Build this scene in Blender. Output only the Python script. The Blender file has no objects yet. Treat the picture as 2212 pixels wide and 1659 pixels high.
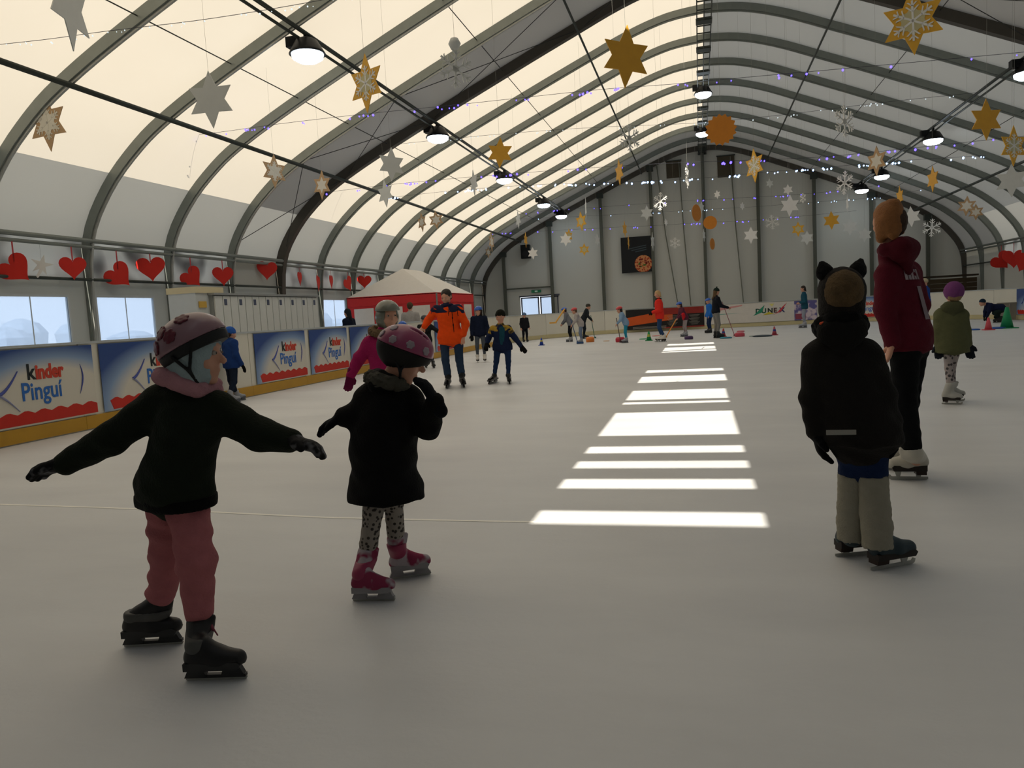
import bpy, bmesh, math, random
import numpy as np
from mathutils import Vector, Matrix

# ------------------------------------------------------------------ camera, world, sun, exposure
sc = bpy.context.scene
COL = sc.collection
F, CX, CY, CAMH, CAMX, ROLL = 1630.0, 1106.0, 829.5, 1.2, -0.35, 0.032
_d = np.array([(1512-CX)/F, (657-CY)/F, 1.0]); _d /= np.linalg.norm(_d)
_u = np.array([-math.sin(ROLL), -math.cos(ROLL), 0.0]); _u = _u-_d*(_u@_d); _u /= np.linalg.norm(_u)
_x = np.cross(_d, _u)
M3 = np.array([_x, _d, _u])            # rows: world X, Y, Z seen from the camera
EYE = np.array([CAMX, 0, CAMH])
cd = bpy.data.cameras.new('camera'); cam = bpy.data.objects.new('camera', cd); COL.objects.link(cam)
cd.sensor_width = 36; cd.lens = F/2212*36; cd.clip_end = 600; cd.clip_start = 0.05
R = M3[:, 0]; U = -M3[:, 1]; B = -M3[:, 2]
cam.matrix_world = Matrix(((R[0], U[0], B[0], EYE[0]), (R[1], U[1], B[1], EYE[1]), (R[2], U[2], B[2], EYE[2]), (0, 0, 0, 1)))
sc.camera = cam
sc.view_settings.view_transform = 'Standard'; sc.view_settings.look = 'None'
sc.view_settings.gamma = 1; sc.view_settings.exposure = 0.50; sc.view_settings.use_curve_mapping = False
sc.cycles.use_denoising = True
sc.cycles.max_bounces = 6; sc.cycles.diffuse_bounces = 4; sc.cycles.sample_clamp_indirect = 4

w = bpy.data.worlds.new('sky'); sc.world = w; w.use_nodes = True
nt = w.node_tree; nt.nodes.clear()
def N(t, **k):
    n = nt.nodes.new(t)
    for a, b in k.items(): setattr(n, a, b)
    return n
_o = N('ShaderNodeOutputWorld'); _b = N('ShaderNodeBackground'); _g = N('ShaderNodeTexCoord'); _s = N('ShaderNodeSeparateXYZ')
_r = N('ShaderNodeValToRGB'); _n = N('ShaderNodeTexNoise'); _m = N('ShaderNodeMath', operation='MULTIPLY_ADD')
nt.links.new(_g.outputs['Generated'], _s.inputs[0]); nt.links.new(_g.outputs['Generated'], _n.inputs['Vector'])
_n.inputs['Scale'].default_value = 5; _n.inputs['Detail'].default_value = 4
nt.links.new(_n.outputs[0], _m.inputs[0]); _m.inputs[1].default_value = 0.25
nt.links.new(_s.outputs['Z'], _m.inputs[2]); nt.links.new(_m.outputs[0], _r.inputs[0])
_r.color_ramp.elements[0].position = 0.05; _r.color_ramp.elements[0].color = (0.86, 0.92, 1.0, 1)
_r.color_ramp.elements[1].position = 0.7; _r.color_ramp.elements[1].color = (0.74, 0.78, 0.80, 1)
nt.links.new(_r.outputs[0], _b.inputs[0]); _b.inputs[1].default_value = 1.15; nt.links.new(_b.outputs[0], _o.inputs[0])

SAZ, SEL = math.radians(3), math.radians(42)
SUN_DIR = Vector((math.sin(SAZ)*math.cos(SEL), math.cos(SAZ)*math.cos(SEL), -math.sin(SEL)))
sl_ = bpy.data.lights.new('sun', 'SUN'); sl_.energy = 6.2; sl_.angle = math.radians(0.2); sl_.color = (1.0, 0.93, 0.80)
sun = bpy.data.objects.new('sun', sl_); COL.objects.link(sun)
sun.rotation_mode = 'QUATERNION'; sun.rotation_quaternion = SUN_DIR.to_track_quat('-Z', 'Y'); sun.location = (-30, -50, 40)

rnd = random.Random(4)
# ------------------------------------------------------------------ helpers
def ray(px, py):
    return M3 @ np.array([(px-CX)/F, (py-CY)/F, 1.0])
def atY(px, py, Y):
    r = ray(px, py); return Vector(r*Y/r[1]+EYE)
def atX(px, py, X):
    r = ray(px, py); return Vector(r*(X-CAMX)/r[0]+EYE)
def gnd(px, py, z=0.0):
    r = ray(px, py); return Vector(r*(z-CAMH)/r[2]+EYE)
def V(*a): return Vector(a)

def lin(h):
    h = h.lstrip('#'); c = [int(h[i:i+2], 16)/255 for i in (0, 2, 4)]
    return tuple((x/12.92 if x <= .04045 else ((x+.055)/1.055)**2.4) for x in c)+(1,)
MATS = {}
def mat(color, rough=.8, metal=0, bump=0, bscale=40, var=0, vscale=8, spec=.3, name=None, emit=0, key=None):
    k = (color, rough, metal, bump, bscale, var, vscale, spec, emit)
    if k in MATS: return MATS[k]
    m = bpy.data.materials.new(name or 'paint'); m.use_nodes = True; t = m.node_tree; p = t.nodes['Principled BSDF']
    c = lin(color) if isinstance(color, str) else color
    p.inputs['Base Color'].default_value = c; p.inputs['Roughness'].default_value = rough
    p.inputs['Metallic'].default_value = metal; p.inputs['Specular IOR Level'].default_value = spec
    if emit:
        p.inputs['Emission Color'].default_value = c; p.inputs['Emission Strength'].default_value = emit
    tc = t.nodes.new('ShaderNodeTexCoord')
    if var or not bump:
        n = t.nodes.new('ShaderNodeTexNoise'); n.inputs['Scale'].default_value = vscale; n.inputs['Detail'].default_value = 5
        t.links.new(tc.outputs['Object'], n.inputs['Vector'])
        x = t.nodes.new('ShaderNodeMix'); x.data_type = 'RGBA'
        v = var or .06
        x.inputs[6].default_value = tuple(min(1, a*(1-v)) for a in c[:3])+(1,); x.inputs[7].default_value = tuple(min(1, a*(1+v)) for a in c[:3])+(1,)
        t.links.new(n.outputs[0], x.inputs[0]); t.links.new(x.outputs[2], p.inputs['Base Color'])
    if bump:
        n = t.nodes.new('ShaderNodeTexNoise'); n.inputs['Scale'].default_value = bscale; n.inputs['Detail'].default_value = 3
        t.links.new(tc.outputs['Object'], n.inputs['Vector'])
        b = t.nodes.new('ShaderNodeBump'); b.inputs['Strength'].default_value = bump; b.inputs['Distance'].default_value = .01
        t.links.new(n.outputs[0], b.inputs['Height']); t.links.new(b.outputs[0], p.inputs['Normal'])
    MATS[k] = m
    return m
def cloth(c, **k): return mat(c, rough=.92, bump=.5, bscale=120, var=.15, vscale=25, spec=.15, **k)

def two_tone(c1, c2, scale=40, thr=.45, kind='voronoi', rough=.85):
    k = ('tt', c1, c2, scale, thr, kind)
    if k in MATS: return MATS[k]
    m = bpy.data.materials.new('patterned_cloth'); m.use_nodes = True; t = m.node_tree; p = t.nodes['Principled BSDF']
    p.inputs['Roughness'].default_value = rough; p.inputs['Specular IOR Level'].default_value = .2
    tc = t.nodes.new('ShaderNodeTexCoord')
    if kind == 'voronoi':
        n = t.nodes.new('ShaderNodeTexVoronoi'); n.inputs['Scale'].default_value = scale
    else:
        n = t.nodes.new('ShaderNodeTexNoise'); n.inputs['Scale'].default_value = scale; n.inputs['Detail'].default_value = 2
    t.links.new(tc.outputs['Object'], n.inputs['Vector'])
    r = t.nodes.new('ShaderNodeValToRGB'); r.color_ramp.elements[0].color = lin(c1); r.color_ramp.elements[1].color = lin(c2)
    r.color_ramp.elements[0].position = thr-.06; r.color_ramp.elements[1].position = thr+.06
    t.links.new(n.outputs[0], r.inputs[0]); t.links.new(r.outputs[0], p.inputs['Base Color'])
    MATS[k] = m
    return m

def membrane(name, col, trans, warm):
    m = bpy.data.materials.new(name); m.use_nodes = True; t = m.node_tree; t.nodes.clear()
    o = t.nodes.new('ShaderNodeOutputMaterial'); d = t.nodes.new('ShaderNodeBsdfDiffuse'); tr = t.nodes.new('ShaderNodeBsdfTranslucent')
    mx = t.nodes.new('ShaderNodeMixShader'); n = t.nodes.new('ShaderNodeTexNoise'); tc = t.nodes.new('ShaderNodeTexCoord')
    n.inputs['Scale'].default_value = .35; n.inputs['Detail'].default_value = 3
    t.links.new(tc.outputs['Object'], n.inputs['Vector'])
    c = t.nodes.new('ShaderNodeMix'); c.data_type = 'RGBA'
    c.inputs[6].default_value = tuple(a*.9 for a in warm)+(1,); c.inputs[7].default_value = tuple(warm)+(1,)
    t.links.new(n.outputs[0], c.inputs[0]); t.links.new(c.outputs[2], tr.inputs[0])
    d.inputs[0].default_value = tuple(col)+(1,); mx.inputs[0].default_value = trans
    t.links.new(d.outputs[0], mx.inputs[1]); t.links.new(tr.outputs[0], mx.inputs[2]); t.links.new(mx.outputs[0], o.inputs[0])
    return m

def link(name, me, m, parent=None, loc=None):
    o = bpy.data.objects.new(name, me); COL.objects.link(o)
    if m is not None and not me.materials: me.materials.append(m)
    if parent is not None:
        o.parent = parent
        if parent.type == 'EMPTY' or parent.matrix_basis != Matrix.Identity(4):
            o.matrix_parent_inverse = PW(parent).inverted()
    if loc is not None: o.location = loc
    return o
def PW(o):
    m = o.matrix_basis.copy()
    while o.parent is not None:
        m = o.parent.matrix_basis @ o.matrix_parent_inverse @ m if False else (PWraw(o.parent) @ o.matrix_parent_inverse @ o.matrix_basis)
        return m
    return m
def PWraw(o):
    if o.parent is None: return o.matrix_basis.copy()
    return PWraw(o.parent) @ o.matrix_parent_inverse @ o.matrix_basis
def empty(name, loc=(0, 0, 0)):
    o = bpy.data.objects.new(name, None); COL.objects.link(o); o.location = loc; o.empty_display_size = .1
    return o
def tag(o, label=None, cat=None, group=None, kind=None):
    if label: o['label'] = label
    if cat: o['category'] = cat
    if group: o['group'] = group
    if kind: o['kind'] = kind
    return o
def thing(name, loc, label, cat, group=None): return tag(empty(name, loc), label, cat, group)

class MB:
    """collects vertices and faces in world coordinates"""
    def __init__(s): s.v = []; s.f = []
    def add(s, vs, fs):
        n = len(s.v); s.v += [tuple(x) for x in vs]; s.f += [tuple(i+n for i in f) for f in fs]; return s
    def box(s, c, size, mx=None):
        hx, hy, hz = [a/2 for a in size]
        vs = [Vector((x*hx, y*hy, z*hz)) for x in (-1, 1) for y in (-1, 1) for z in (-1, 1)]
        vs = [(mx @ v if mx is not None else v)+Vector(c) for v in vs]
        return s.add(vs, [(0, 1, 3, 2), (4, 6, 7, 5), (0, 4, 5, 1), (2, 3, 7, 6), (0, 2, 6, 4), (1, 5, 7, 3)])
    def bar(s, a, b, wx, wz=None, up=(0, 0, 1)):
        a = Vector(a); b = Vector(b); d = (b-a); L = d.length; d.normalize(); u = Vector(up)
        if abs(d.dot(u)) > .99: u = Vector((1, 0, 0))
        r = d.cross(u).normalized(); u = r.cross(d); wz = wz or wx
        vs = [p+r*sx*wx/2+u*sz*wz/2 for p in (a, b) for sx in (-1, 1) for sz in (-1, 1)]
        return s.add(vs, [(0, 1, 3, 2), (4, 6, 7, 5), (0, 4, 5, 1), (2, 3, 7, 6), (0, 2, 6, 4), (1, 5, 7, 3)])
    def tube(s, pts, r, n=8, cap=True):
        pts = [Vector(p) for p in pts]; rs = r if isinstance(r, (list, tuple)) else [r]*len(pts); rings = []
        up = Vector((0, 0, 1))
        for i, p in enumerate(pts):
            d = (pts[min(i+1, len(pts)-1)]-pts[max(i-1, 0)]).normalized()
            a = d.cross(up)
            if a.length < .05: a = d.cross(Vector((1, 0, 0)))
            a.normalize(); b = d.cross(a)
            rings.append([p+(a*math.cos(t)+b*math.sin(t))*rs[i] for t in [2*math.pi*k/n for k in range(n)]])
        fs = []
        for i in range(len(pts)-1):
            for k in range(n):
                fs.append((i*n+k, i*n+(k+1) % n, (i+1)*n+(k+1) % n, (i+1)*n+k))
        if cap: fs += [tuple(range(n))[::-1], tuple((len(pts)-1)*n+k for k in range(n))]
        return s.add([v for q in rings for v in q], fs)
    def prism(s, poly, mx, th):
        """poly in local (x, z); extruded along local y from 0 to th; mx local->world"""
        n = len(poly)
        vs = [mx @ Vector((x, 0, z)) for x, z in poly]+[mx @ Vector((x, th, z)) for x, z in poly]
        return s.add(vs, [tuple(range(n)), tuple(range(2*n-1, n-1, -1))]+[(i, n+i, n+(i+1) % n, (i+1) % n) for i in range(n)])
    def lathe(s, prof, mx, n=20):
        vs = []; fs = []
        for r, z in prof: vs += [mx @ Vector((r*math.cos(2*math.pi*k/n), r*math.sin(2*math.pi*k/n), z)) for k in range(n)]
        for i in range(len(prof)-1):
            fs += [(i*n+k, i*n+(k+1) % n, (i+1)*n+(k+1) % n, (i+1)*n+k) for k in range(n)]
        fs += [tuple(range(n))[::-1], tuple((len(prof)-1)*n+k for k in range(n))]
        return s.add(vs, fs)
    def mesh(s, smooth=False, name='mesh'):
        me = bpy.data.meshes.new(name); me.from_pydata(s.v, [], s.f); 
        bm = bmesh.new(); bm.from_mesh(me); bmesh.ops.recalc_face_normals(bm, faces=bm.faces); bm.to_mesh(me); bm.free()
        if smooth: me.shade_smooth()
        return me
    def build(s, name, m, parent=None, smooth=False):
        return link(name, s.mesh(smooth, name), m, parent)
T = Matrix.Translation
def frame(o, xd, zd=(0, 0, 1)):
    x = Vector(xd).normalized(); z = Vector(zd).normalized(); y = z.cross(x).normalized(); z = x.cross(y)
    return Matrix(((x[0], y[0], z[0], o[0]), (x[1], y[1], z[1], o[1]), (x[2], y[2], z[2], o[2]), (0, 0, 0, 1)))

def text_part(name, s, mx, size, m, parent, xs=1.0, bold=0.0, th=.004, align='LEFT'):
    cu = bpy.data.curves.new('lettering', 'FONT'); cu.body = s; cu.size = size; cu.extrude = th/2; cu.offset = bold; cu.align_x = align
    cu.resolution_u = 3
    ob = bpy.data.objects.new('lettering_source', cu); COL.objects.link(ob)
    dg = bpy.context.evaluated_depsgraph_get(); me = bpy.data.meshes.new_from_object(ob.evaluated_get(dg))
    bpy.data.objects.remove(ob)
    for v in me.vertices:
        x, y, z = v.co; v.co = mx @ Vector((x*xs, -z, y))
    me.materials.clear()
    return link(name, me, m, parent)

# ------------------------------------------------------------------ profile of the hall
KN = [(12.45, 0), (12.35, 1.6), (12.2, 3.1), (11.62, 4.1), (10.8, 4.87), (10.0, 5.38), (8.8, 5.98), (7.0, 6.8), (4.76, 7.78), (3.4, 8.36), (2.1, 8.9), (1.0, 9.22), (0, 9.32)]
def cat(pts, n=4):
    P = [pts[0]]+pts+[pts[-1]]; out = []
    for i in range(1, len(P)-2):
        for k in range(n):
            t = k/n; a, b, c, d = P[i-1], P[i], P[i+1], P[i+2]
            out.append(tuple(.5*((2*b[j])+(-a[j]+c[j])*t+(2*a[j]-5*b[j]+4*c[j]-d[j])*t*t+(-a[j]+3*b[j]-3*c[j]+d[j])*t**3) for j in range(len(pts[0]))))
    out.append(tuple(pts[-1])); return out
HALF = cat(KN, 4)
def roofz(x):
    x = abs(x); h = [p for p in HALF if p[1] > 3]
    for (a, za), (b, zb) in zip(h, h[1:]):
        if b <= x <= a: return za+(zb-za)*(a-x)/(a-b+1e-9)
    return 3.1
def offset(prof, d):
    out = []
    for i, p in enumerate(prof):
        a = prof[max(i-1, 0)]; b = prof[min(i+1, len(prof)-1)]
        tx, tz = b[0]-a[0], b[1]-a[1]; L = math.hypot(tx, tz)
        out.append((p[0]+tz/L*d, p[1]-tx/L*d))
    return out
BAY = 2.4; Y0 = 12.85
YS = [Y0+BAY*k for k in range(-12, 13)]       # arches; the last one carries the far gable
YG = YS[-1]

steel = mat('#7d827c', rough=.45, metal=.35, var=.12, vscale=6, spec=.5, name='galvanised_steel')
steel_l = mat('#a9aaa4', rough=.4, metal=.35, var=.15, vscale=9, spec=.5, name='bright_steel')
steel_d = mat('#3b403b', rough=.5, metal=.3, var=.1, name='dark_steel')
cable_m = mat('#2f312e', rough=.6, name='cable')
arch_dark = mat('#514d46', rough=.5, metal=.3, var=.1)
mem_l = membrane('sail_membrane_sun_tint', (.62, .6, .55), .46, (.66, .58, .47))  # left slope: sunlit warmth of the sail put into its colour
mem_b = membrane('opaque_back_blocker', (.46, .46, .44), .06, (.4, .4, .4))  # unseen opaque roof bays, added to darken the near ice and figures
mem_r = membrane('sail_membrane_shade_tint', (.60, .60, .57), .40, (.125, .127, .125))  # same sail on the right slope, its shade put into the colour
mem_g = membrane('grey_lining', (.50, .49, .44), .16, (.6, .58, .53))
mem_d = membrane('dark_lining', (.42, .41, .38), .05, (.4, .4, .4))

# ice
def ice_mat():
    m = bpy.data.materials.new('ice'); m.use_nodes = True; t = m.node_tree; p = t.nodes['Principled BSDF']
    tc = t.nodes.new('ShaderNodeTexCoord'); mp = t.nodes.new('ShaderNodeMapping'); mp.inputs['Scale'].default_value = (.5, 1.3, 1)
    n = t.nodes.new('ShaderNodeTexNoise'); n.inputs['Scale'].default_value = 1.1; n.inputs['Detail'].default_value = 6; n.inputs['Roughness'].default_value = .6
    t.links.new(tc.outputs['Object'], mp.inputs[0]); t.links.new(mp.outputs[0], n.inputs['Vector'])
    r = t.nodes.new('ShaderNodeValToRGB'); r.color_ramp.elements[0].position = .3; r.color_ramp.elements[1].position = .75
    r.color_ramp.elements[0].color = (.57, .575, .58, 1); r.color_ramp.elements[1].color = (.68, .685, .685, 1)
    t.links.new(n.outputs[0], r.inputs[0]); t.links.new(r.outputs[0], p.inputs['Base Color'])
    rr = t.nodes.new('ShaderNodeMapRange'); rr.inputs[3].default_value = .32; rr.inputs[4].default_value = .6
    t.links.new(n.outputs[0], rr.inputs[0]); t.links.new(rr.outputs[0], p.inputs['Roughness'])
    n2 = t.nodes.new('ShaderNodeTexNoise'); n2.inputs['Scale'].default_value = 35; n2.inputs['Detail'].default_value = 4
    t.links.new(tc.outputs['Object'], n2.inputs['Vector'])
    b = t.nodes.new('ShaderNodeBump'); b.inputs['Strength'].default_value = .12; b.inputs['Distance'].default_value = .01
    t.links.new(n2.outputs[0], b.inputs['Height']); t.links.new(b.outputs[0], p.inputs['Normal'])
    p.inputs['Specular IOR Level'].default_value = .3
    return m
fl = MB().box((0, (YG-16)/2, -.1), (25, YG+16+.2, .2)).build('floor', ice_mat()); tag(fl, kind='structure')
ln = MB()
lp = [gnd(*p) for p in ((-60, 1088), (200, 1096), (430, 1105), (700, 1118), (950, 1124), (1160, 1128))]
for a, b in zip(lp, lp[1:]):
    d = (b-a).normalized(); nrm = Vector((-d.y, d.x, 0))*.014
    ln.add([a-nrm+V(0, 0, .0015), b-nrm+V(0, 0, .0015), b+nrm+V(0, 0, .0015), a+nrm+V(0, 0, .0015)], [(0, 1, 2, 3)])
ln.build('painted_line', mat('#f2efe6', rough=.5), fl)

# outside ground
def out_mat():
    m = bpy.data.materials.new('field'); m.use_nodes = True; t = m.node_tree; p = t.nodes['Principled BSDF']; p.inputs['Roughness'].default_value = .9
    tc = t.nodes.new('ShaderNodeTexCoord'); n = t.nodes.new('ShaderNodeTexNoise'); n.inputs['Scale'].default_value = .08
    t.links.new(tc.outputs['Object'], n.inputs['Vector']); r = t.nodes.new('ShaderNodeValToRGB')
    r.color_ramp.elements[0].position = .35; r.color_ramp.elements[1].position = .65
    r.color_ramp.elements[0].color = lin('#8e9aa6'); r.color_ramp.elements[1].color = lin('#c4ccd2')
    t.links.new(n.outputs[0], r.inputs[0]); t.links.new(r.outputs[0], p.inputs['Base Color']); return m
og = MB().add([(-260, -160, -.25), (260, -160, -.25), (260, 330, -.25), (-260, 330, -.25)], [(0, 1, 2, 3)]).build('ground_outside', out_mat()); tag(og, kind='structure')
hg = MB()
for i in range(40):
    y = -60+i*9; h = 3.5+2.2*math.sin(i*.9)+rnd.random()*1.5
    hg.lathe([(4.6, 0), (5, h*.5), (3.4, h*.85), (.8, h)], T((-150-8*math.sin(i*1.7), y, -.25)), 9)
hg = hg.build('distant_tree_line', mat('#8795a8', rough=.95, var=.15, vscale=1)); tag(hg, kind='stuff', label='hazy blue tree line far beyond the left windows', cat='trees')

# ceiling: membrane panels bay by bay, arches
OUT = offset(HALF, .13); OUT[-1] = (0.0, OUT[-1][1])
iE = 8; iS = 13     # eave point, lower edge of the translucent sail
def strip(name, y0, y1, i0, i1, side, m, parent, off=OUT, sub=1):
    b = MB(); pr = off[i0:i1+1]
    vs = []; fs = []
    for x, z in pr: vs += [(side*x, y0, z), (side*x, y1, z)]
    for i in range(len(pr)-1): fs.append((2*i, 2*i+1, 2*i+3, 2*i+2))
    b.add(vs, fs); return b.build(name, m, parent, smooth=True)
ceil = tag(empty('ceiling'), kind='structure')
NEAR = []
iC = len(OUT)-1
DARK = {2, 10, 11}
for bi, (a, b) in enumerate(zip(YS, YS[1:])):
    k = bi-12
    for side in (-1, 1):
        dark = k in DARK
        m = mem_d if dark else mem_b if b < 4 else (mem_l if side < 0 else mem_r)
        p = strip('membrane_panel', a, b, iS, iC, side, m, ceil)
        if side < 0 and b < 18: NEAR.append(p)
        strip('lining_panel', a, b, iE, iS, side, mem_d if dark and k > 5 else mem_b if b < 4 else mem_g, ceil)
# unseen roof slits, added to shape the sun into bright bars on the ice
PATCH = [(4.13, 4.41), (4.99, 5.27), (5.64, 5.90), (6.24, 6.54), (7.11, 8.69), (9.45, 9.64), (9.88, 10.99), (12.15, 13.2), (13.97, 14.5), (19.96, 22.2), (23.3, 24.3)]
cut = MB()
for y0, y1 in PATCH:
    far = y0 > 12
    x0, x1 = (-1.33, -.04) if not far else (-1.36, .02)
    base = [Vector((x0, y0, 0)), Vector((x1, y0, 0)), Vector((x1, y1, 0)), Vector((x0, y1, 0))]
    vs = [p-SUN_DIR*t for t in (7.0, 17.0) for p in base]
    cut.add(vs, [(0, 1, 2, 3), (7, 6, 5, 4), (0, 4, 5, 1), (1, 5, 6, 2), (2, 6, 7, 3), (3, 7, 4, 0)])
cutter = link('slit_cutter', cut.mesh(), None)
for p in NEAR:
    for _i in range(2): p.data.materials.append(p.data.materials[0])
    s = p.modifiers.new('thick', 'SOLIDIFY'); s.thickness = .004; s.material_offset = 1; s.material_offset_rim = 2
    q = p.modifiers.new('slits', 'BOOLEAN'); q.operation = 'DIFFERENCE'; q.object = cutter; q.solver = 'EXACT'
dg = bpy.context.evaluated_depsgraph_get()
for p in NEAR:
    me = bpy.data.meshes.new_from_object(p.evaluated_get(dg)); p.modifiers.clear(); p.data = me
    bm = bmesh.new(); bm.from_mesh(me); bmesh.ops.delete(bm, geom=[f for f in bm.faces if f.material_index != 0], context='FACES'); bm.to_mesh(me); bm.free()
    _m0 = me.materials[0]; me.materials.clear(); me.materials.append(_m0)
bpy.data.objects.remove(cutter)

FULL = [(-x, z) for x, z in HALF]+[(x, z) for x, z in HALF[::-1][1:]]
def arch_mesh(w, d0, d1):
    inn = [(-x, z) for x, z in offset(HALF, d0)]+[(x, z) for x, z in offset(HALF, d0)[::-1][1:]]
    out = [(-x, z) for x, z in offset(HALF, d1)]+[(x, z) for x, z in offset(HALF, d1)[::-1][1:]]
    n = len(inn); vs = []; fs = []
    for (xi, zi), (xo, zo) in zip(inn, out): vs += [(xi, -w/2, zi), (xi, w/2, zi), (xo, w/2, zo), (xo, -w/2, zo)]
    for i in range(n-1):
        for k in range(4): fs.append((4*i+k, 4*i+(k+1) % 4, 4*i+4+(k+1) % 4, 4*i+4+k))
    b = MB(); b.add(vs, fs); return b.mesh(name='arch')
beam = arch_mesh(.115, -.09, .10); flange = arch_mesh(.045, -.13, -.09); heavy = arch_mesh(.19, -.15, .10)
ARCHES = [y for y in YS if y > 7.5]
for i, y in enumerate(ARCHES):
    k = round((y-Y0)/BAY)
    where = {-2: 'nearest the camera at the top left', -1: 'second from the camera'}.get(k)
    if where is None:
        where = 'before the grey roof bay' if k == 2 else 'behind the grey roof bay, darkest' if k == 3 else 'at the foot of the far gable' if k == 12 else \
            f"{['zeroth','first','second','third','fourth','fifth','sixth','seventh','eighth'][k-3]} beyond the dark arch" if k > 3 else f"{['second','first','',][k]} before the arch at the grey roof bay" if k < 2 else ''
    t = thing('roof_arch', (0, y, 0), f'curved grey steel roof arch {where}', 'arch', 'roof arches of the hall')
    for nm, me, m in (('arch_beam', heavy if k in (3, 12) else beam, arch_dark if k in (3, 12) else steel), ('flange', flange, steel_l if k < 3 else steel)):
        me2 = me if m is steel or m is arch_dark else me
        o = bpy.data.objects.new(nm, me2.copy() if nm == 'arch_beam' or m is steel_l else me2); COL.objects.link(o)
        o.data.materials.clear(); o.data.materials.append(m); o.parent = t

# purlins and rails
def lin_thing(name, label, cat_, segs, m, group=None):
    t = thing(name, segs[0][0], label, cat_, group)
    for nm, pts, r in [(s[2], s[0:2], s[3]) for s in segs]:
        MB().tube(pts, r, 8).build(nm, m, t, smooth=True)
    return t
for s, sd in ((-1, 'left'), (1, 'right')):
    off = offset(HALF, -.17)
    def at(xq):
        for (a, za), (b, zb) in zip(off, off[1:]):
            if b <= xq <= a: return za+(zb-za)*(a-xq)/(a-b)
    y0 = 3.0
    lin_thing('purlin', f'long round steel purlin under the {sd} roof slope, above the eave', 'purlin', [((s*9.95, y0, at(9.95)), (s*9.95, YG, at(9.95)), 'tube', .05)], steel_d)
    zl = at(7.25)-.02
    lin_thing('lamp_rail', f'twin dark lamp rail along the {sd} roof slope', 'rail', [((s*7.33, y0, zl-.02), (s*7.33, YG, zl-.02), 'rail_tube', .028), ((s*7.18, y0, zl+.05), (s*7.18, YG, zl+.05), 'rail_tube', .028), ((s*7.255, y0, zl+.06), (s*7.255, YG, zl+.06), 'keder_strip', .016)], steel_d)
    lin_thing('purlin', f'thin dark steel purlin near the ridge on the {sd} slope', 'purlin', [((s*3.15, y0, at(3.15)), (s*3.15, YG, at(3.15)), 'tube', .03)], steel_d)
    for xq, nm in ((5.2, 'middle'), (8.6, 'lower')):
        zz = at(xq)+.2
        tag(MB().tube([(s*xq, y0, zz), (s*xq, YG, zz)], .011, 5).build('tension_cable', cable_m), f'thin tension cable along the {nm} part of the {sd} roof slope', 'cable')
    lin_thing('eave_beam', f'double steel eave beam along the {sd} wall top', 'beam', [((s*12.08, y0, 3.12), (s*12.08, YG, 3.12), 'upper_tube', .045), ((s*12.12, y0, 3.0), (s*12.12, YG, 3.0), 'lower_tube', .035)], steel)
    lin_thing('window_beam', f'dark thin beam above the {sd} windows', 'beam', [((s*12.2, y0, 2.36), (s*12.2, YG, 2.36), 'tube', .03)], steel_d)
# X bracing in the grey bay
ya, yb = YS[14], YS[15]
for s, sd in ((-1, 'left'), (1, 'right')):
    for (xa, xb) in ((12.0, 9.9), (9.9, 7.3), (7.3, 3.1), (3.1, .3)):
        t = thing('cross_bracing', (s*xa, ya, roofz(xa)), f"crossed bracing wires in the grey roof bay, {sd} side, {'lowest' if xa==12.0 else 'second from the eave' if xa<10 and xa>8 else 'third from the eave' if xa>5 else 'at the ridge'}", 'bracing')
        for p, q in ((ya, yb), (yb, ya)):
            MB().tube([(s*xa, p, roofz(xa)-.1), (s*xb, q, roofz(xb)-.1)], .009, 5).build('wire', cable_m, t)

# ridge truss
rt = thing('ridge_truss', (0, YS[12+2], 8.9), 'narrow lattice ridge truss running under the roof apex', 'truss')
zt = 8.98
for x in (-.19, 0, .19):
    MB().bar((x, 12, zt), (x, YG, zt), .03 if x else .025, .05).build('chord', steel_d, rt)
for k in range(int((YG-12)/.6)):
    yy = 12+k*.6
    MB().bar((-.19, yy, zt), (.19, yy, zt), .03).build('rung', steel_d, rt)
for y in YS[12:]:
    MB().box((0, y, zt), (.44, .34, .07)).build('gusset_plate', steel_d, rt)

# ---------------------------------------------------------------- walls
wall_cloth = membrane('wall_sheet', (.50, .51, .48), .20, (.55, .57, .55))
clear_strip = None
def strip_mat():
    m = bpy.data.materials.new('clear_film'); m.use_nodes = True; t = m.node_tree; t.nodes.clear()
    o = t.nodes.new('ShaderNodeOutputMaterial'); d = t.nodes.new('ShaderNodeBsdfDiffuse'); tr = t.nodes.new('ShaderNodeBsdfTranslucent'); mx = t.nodes.new('ShaderNodeMixShader')
    n = t.nodes.new('ShaderNodeTexNoise'); tc = t.nodes.new('ShaderNodeTexCoord'); n.inputs['Scale'].default_value = 1.3; n.inputs['Detail'].default_value = 1
    t.links.new(tc.outputs['Object'], n.inputs['Vector']); r = t.nodes.new('ShaderNodeValToRGB')
    r.color_ramp.elements[0].position = .32; r.color_ramp.elements[1].position = .55
    r.color_ramp.elements[0].color = (.25, .25, .25, 1); r.color_ramp.elements[1].color = (.7, .7, .68, 1)
    t.links.new(n.outputs[0], r.inputs[0]); t.links.new(r.outputs[0], tr.inputs[0]); t.links.new(r.outputs[0], d.inputs[0]); mx.inputs[0].default_value = .4
    t.links.new(d.outputs[0], mx.inputs[1]); t.links.new(tr.outputs[0], mx.inputs[2]); t.links.new(mx.outputs[0], o.inputs[0]); return m
film = strip_mat()
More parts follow.
